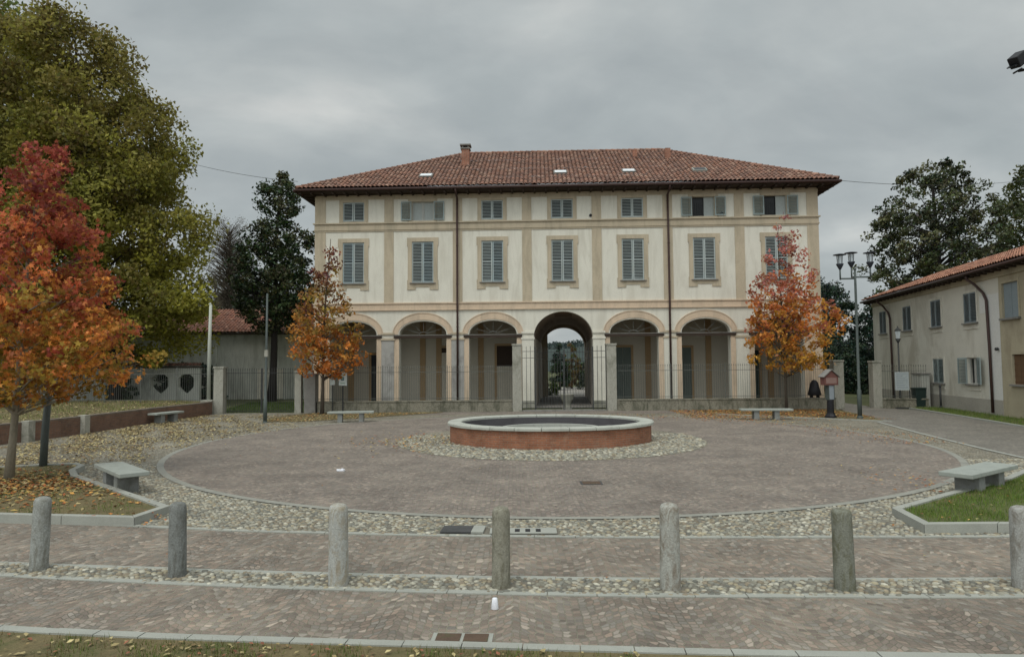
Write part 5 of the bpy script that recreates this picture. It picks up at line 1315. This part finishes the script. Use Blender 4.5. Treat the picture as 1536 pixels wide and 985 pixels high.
# notice post with little roof
r_ = empty('notice_post', (13.86, 29.8, .02), rad(12), 'dark pedestal post carrying a small red box with a pitched roof', 'notice post')
b = MB(); b.lathe([(.24, 0), (.24, .07), (.17, .16), (.15, .22), (.14, .75), (.12, .8)], 8, sm=False); b.build('pedestal', M['black'], r_)
b = MB(); b.box(-.12, .12, -.1, .1, .80, 1.4); b.build('post_panel', M['signgrey'], r_)
b = MB(); b.box(-.14, -.12, -.12, .12, .78, 1.55); b.box(.12, .14, -.12, .12, .78, 1.55); b.build('post_rails', M['irongrey'], r_)
b = MB()
b.box(-.36, .32, -.14, .14, 1.42, 1.78); b.m = 0
b.face([(-.36, -.14, 1.78), (.32, -.14, 1.78), (-.02, -.14, 2.06)]); b.face([(-.36, .14, 1.78), (-.02, .14, 2.06), (.32, .14, 1.78)])
o = b.build('box', M['woodred'], r_)
b = MB(); b.box(-.28, .24, -.146, -.141, 1.49, 1.74); b.build('paper', mat_noisy('pink_paper', (.25, .16, .14), .2, 5, 30), o)
b = MB(); b.obox((-.23, 0, 1.93), .52, .4, .035, ry=rad(-39)); b.obox((.19, 0, 1.93), .52, .4, .035, ry=rad(39)); b.build('small_roof', M['stonedark'], r_)
# black bell-shaped thing on the wall
r_ = empty('bell_object', (15.75, 35.6, .605), 0, 'black bell-shaped object standing on the low wall beside the red notice box', 'lantern')
b = MB(); b.lathe([(.30, .12), (.33, .16), (.27, .45), (.2, .75), (.10, .9), (0, .93)], 12, jit=.03); b.build('bell', M['black'], r_)
for s_ in (-1, 1): b = MB(); b.box(s_ * .17 - .06, s_ * .17 + .06, -.08, .08, 0, .14); b.build('foot', M['black'], r_)
# white sign on the left low wall
r_ = empty('wall_sign', (-8.80, 35.38, 0), 0, 'white rectangular sign with a small blue emblem above the left low wall', 'sign')
b = MB(); b.box(-.21, .21, -.02, .0, 1.42, 2.12); b.build('plate', M['signwhite'], r_)
b = MB(); b.box(-.09, .07, -.026, -.0205, 1.68, 1.86); b.build('emblem', M['signblue'], r_)
b = MB(); b.box(-.05, .03, -.031, -.0265, 1.72, 1.82); b.box(-.15, .15, -.026, -.0205, 1.96, 2.0); b.box(-.13, .12, -.026, -.0205, 1.53, 1.56); b.build('lettering', M['signgreen'], r_)
b = MB(); b.box(-.03, .03, .001, .05, -.0, 1.5); b.build('sign_post', M['iron'], r_)
r_ = empty('wall_sign', (-9.33, 35.38, 0), 0, 'small pale blue sign half hidden by the thin-topped orange maple', 'sign')
b = MB(); b.box(-.12, .12, -.02, 0, 1.45, 1.72); b.build('plate', M['signwhite'], r_)
b = MB(); b.box(-.02, .02, .0, .04, 0, 1.6); b.build('sign_post', M['iron'], r_)

# ------------------------------------------------------------------ fountain
r_ = empty('fountain', (*FC, 0), 0, 'large round brick fountain basin with a pale stone rim in the middle of the plaza', 'fountain')
RX, RY = 3.2, 2.68; nseg = 96
def ring_pts(rx, ry): return [(rx * math.cos(2 * math.pi * k / nseg), ry * math.sin(2 * math.pi * k / nseg)) for k in range(nseg)]
b = MB(); P = ring_pts(RX, RY); acc = 0
for i in range(nseg):
    j = (i + 1) % nseg; L_ = math.hypot(P[j][0] - P[i][0], P[j][1] - P[i][1])
    b.face([(*P[i], -.01), (*P[j], -.01), (*P[j], .55), (*P[i], .55)], [(acc, 0), (acc + L_, 0), (acc + L_, .56), (acc, .56)], True); acc += L_
b.build('brick_wall', M['brick'], r_)
b = MB(); rp = [(1., .545), (1., .61), (.99, .635), (.875, .635), (.865, .61), (.865, .545)]
for k in range(26):
    a0 = 2 * math.pi * k / 26 + .0028; a1 = 2 * math.pi * (k + 1) / 26 - .0028; dz = rnd.uniform(-.003, .003); ns = 5
    rg = [[((RX + .08) * r * math.cos(a0 + (a1 - a0) * q / ns), (RY + .08) * r * math.sin(a0 + (a1 - a0) * q / ns), z + dz) for r, z in rp] for q in range(ns + 1)]
    for q in range(ns):
        for e_ in range(6): f_ = (e_ + 1) % 6; b.face([rg[q][e_], rg[q + 1][e_], rg[q + 1][f_], rg[q][f_]])
    b.face(rg[0][::-1]); b.face(rg[ns])
b.build('rim', M['rim'], r_)
b = MB(); Pi = ring_pts(RX - .36, RY - .36)
for i in range(nseg):
    j = (i + 1) % nseg; b.face([(*Pi[j], .2), (*Pi[i], .2), (*Pi[i], .56), (*Pi[j], .56)], sm=True)
b.build('inner_wall', M['fountaininner'], r_)
b = MB(); b.face([(x, y, .22) for x, y in Pi]); b.build('basin_floor', M['fountaininner'], r_)
b = MB(); b.lathe([(.52, .22), (.52, .40), (.50, .42), (.46, .42), (.46, .22)], 48, 0, 0, RX, RY, False, False); b.build('inner_ring', M['rim'], r_)

# ------------------------------------------------------------------ bollards
bl_lab = ['stone bollard standing before the left lawn bed, leftmost of the row', 'dark speckled stone bollard with a chipped side, in front of the left lawn corner', 'pale grey domed stone bollard left of the covered drain',
          'mottled brown-grey stone bollard between the two roadside drains', 'pale domed stone bollard with a brown stain near its top', 'dark greenish stone bollard with a flat top', 'stone bollard at the right edge in front of the right lawn kerb']
for i, (x, y) in enumerate(BOLL):
    h_ = (.86, .84, .88, .86, .90, .84, .86)[i]; r0_ = (.098, .097, .108, .100, .108, .106, .11)[i]; dome_ = .035 if i == 5 else .07
    b = MB(); prof_ = [(r0_ * 1.03, -.03), (r0_ * 1.01, .12), (r0_, .3), (r0_ * .985, .5), (r0_ * .97, .7), (r0_ * .965, h_ - dome_ * 1.3), (r0_ * .93, h_ - dome_ * .7), (r0_ * .78, h_ - dome_ * .22), (r0_ * .45, h_), (0, h_ + .004)]
    b.lathe(prof_, 28, jit=.008); o = b.build('stone_bollard', M['boll%d' % i], loc=(x, y, 0), rz=rnd.uniform(0, 6))
    o.rotation_euler[0] = rad(rnd.uniform(-1, 1)); o.rotation_euler[1] = rad((2.2, -.5, -.3, .4, .6, -1., .2)[i]) if False else rad((1.2, -.4, -.3, .3, .3, -.6, .2)[i])
    o.rotation_euler[2] = 0
    if i == 1:
        pass
    tag(o, bl_lab[i], 'bollard', 'stone bollards along the road')

# ------------------------------------------------------------------ benches
def bench(loc, rz, L_, W_, label, legs=.42, lw=.34):
    r_ = empty('stone_bench', loc, rz, label, 'bench', 'stone benches around the square')
    b = MB(); b.box(-L_ / 2, L_ / 2, -W_ / 2, W_ / 2, .37, .45); b.build('seat', M['bench'], r_, bev=.012)
    for s_ in (-1, 1):
        b = MB(); x = s_ * legs; b.box(x - lw * .25, x + lw * .25, -W_ / 2 + .07, W_ / 2 - .07, -.02, .369); b.build('leg', M['benchleg'], r_, bev=.01)
    return r_
bench((-7.75, 13.56, 0), math.atan2(-1.43, 1.35), 1.95, .52, 'stone bench beside the left lawn bed, nearest on the left', .42, .5)
bench((8.60, 12.67, 0), math.atan2(1.2, 1.72), 2.0, .55, 'stone bench beside the right lawn bed, nearest on the right', .42, .5)
bench((-7.0, 29.6, .015), rad(8), 1.95, .52, 'stone bench on the leafy patch below the white wall sign', .45, .4)
bench((10.85, 29.3, .015), rad(-6), 2.15, .52, 'stone bench on fallen leaves under the broad right maple', .42, .42)
bench((-15.2, 30.0, .015), rad(78), 1.7, .48, 'stone bench set against the brick terrace wall', .4, .5)

# ------------------------------------------------------------------ drains and small things on the paving
r_ = empty('drain_cover', (-.74, 10.04, .012), rad(-4), 'dark flat drain cover in the cobbles left of the slotted drain', 'drain')
b = MB(); b.box(-.30, .14, -.19, .19, 0, .022); b.build('cover_plate', M['metalplate'], r_); b = MB(); b.box(.145, .32, -.19, .19, 0, .026); b.build('stone_surround', M['kerb'], r_)
r_ = empty('slotted_drain', (.14, 9.93, .012), rad(-1), 'stone gutter drain with four dark slots behind the middle bollard', 'drain')
b = MB(); b.box(-.48, .48, -.15, .15, 0, .022); b.build('drain_stone', M['kerb'], r_, bev=.005)
for k in range(4): b = MB(); b.box(-.27 + k * .15, -.20 + k * .15, -.10, .07, .0225, .0245); b.build('slot', M['black'], r_)
r_ = empty('manhole_cover', (1.58, 13.91, .013), 0, 'small rusty manhole cover in the plaza paving before the fountain', 'manhole cover')
b = MB(); b.box(-.22, .22, -.2, .2, 0, .006); b.build('frame', M['metalplate'], r_); b = MB(); b.box(-.18, .18, -.16, .16, .0065, .010)
for k in range(5): b.box(-.16 + k * .07, -.13 + k * .07, -.14, .14, .0105, .014)
b.build('plate', M['rust'], r_)
r_ = empty('road_drain', (-.46, 6.14, .0), rad(-3), 'rusty road drain against the near verge kerb', 'drain')
b = MB(); b.box(-.27, .27, -.11, .11, 0, .006); b.build('frame', M['kerb'], r_); b = MB(); b.box(-.23, -.015, -.085, .085, .0065, .012); b.box(.015, .23, -.085, .085, .0065, .012); b.build('plate', M['rust'], r_)
b = MB(); b.lathe([(.0, 0), (.036, 0), (.038, .004), (.026, .10), (.022, .105), (.0, .106)], 20); o = b.build('plastic_cup', M['plastic'], loc=(-.19, 6.86, .002))
tag(o, 'white plastic cup standing upside down on the road paving', 'cup')
b = MB(); b.obox((0, 0, .02), .16, .09, .03, .5, .2, .1); b.obox((.06, .03, .03), .08, .06, .03, 1.2, .5, .3); o = b.build('crumpled_paper', M['plastic'], loc=(-3.95, 15.7, .015)); tag(o, 'crumpled white paper lying on the left part of the plaza', 'litter')

# ------------------------------------------------------------------ floodlight and wires
r_ = empty('floodlight_mast', (11.8, 14.0, 0), 0, 'black floodlight on an arm reaching in at the top right corner', 'floodlight')
b = MB(); b.tube([(0, 0, -.02), (0, 0, 8.9)], [.11, .07], 12); b.build('mast', M['irongrey'], r_)
b = MB(); b.tube([(-.92, 0, 8.54), (-1.3 + .2, 0, 8.50), (0, 0, 8.7)], .03, 6); b.tube([(-1.12, -.12, 8.50), (-1.12, .12, 8.50)], .02, 6); b.build('arm', M['black'], r_)
b = MB(); b.obox((-1.10, 0, 8.74), .30, .22, .25, rad(12), rad(10), rad(-38)); fl = b.build('lamp_housing', M['black'], r_, bev=.02)
b = MB(); b.obox((-1.18, .0, 8.64), .24, .18, .02, rad(12), rad(10), rad(-38)); b.build('lens', M['darkglass'], fl)
for nm, a, c, sag, lab in (('overhead_wire', (-26, 47.8, 18.0), (-12.1, 38.1, 12.9), .35, 'thin wire slanting down from the huge tree to the villa roof'), ('overhead_wire', (17.9, 37.0, 12.45), (48, 55.0, 18.3), .8, 'thin wire running from the villa roof over the right-hand trees')):
    b = MB(); a, c = Vector(a), Vector(c); b.tube([a.lerp(c, t / 16) - Vector((0, 0, sag * 4 * (t / 16) * (1 - t / 16))) for t in range(17)], .014, 4); tag(b.build(nm, M['iron']), lab, 'wire')
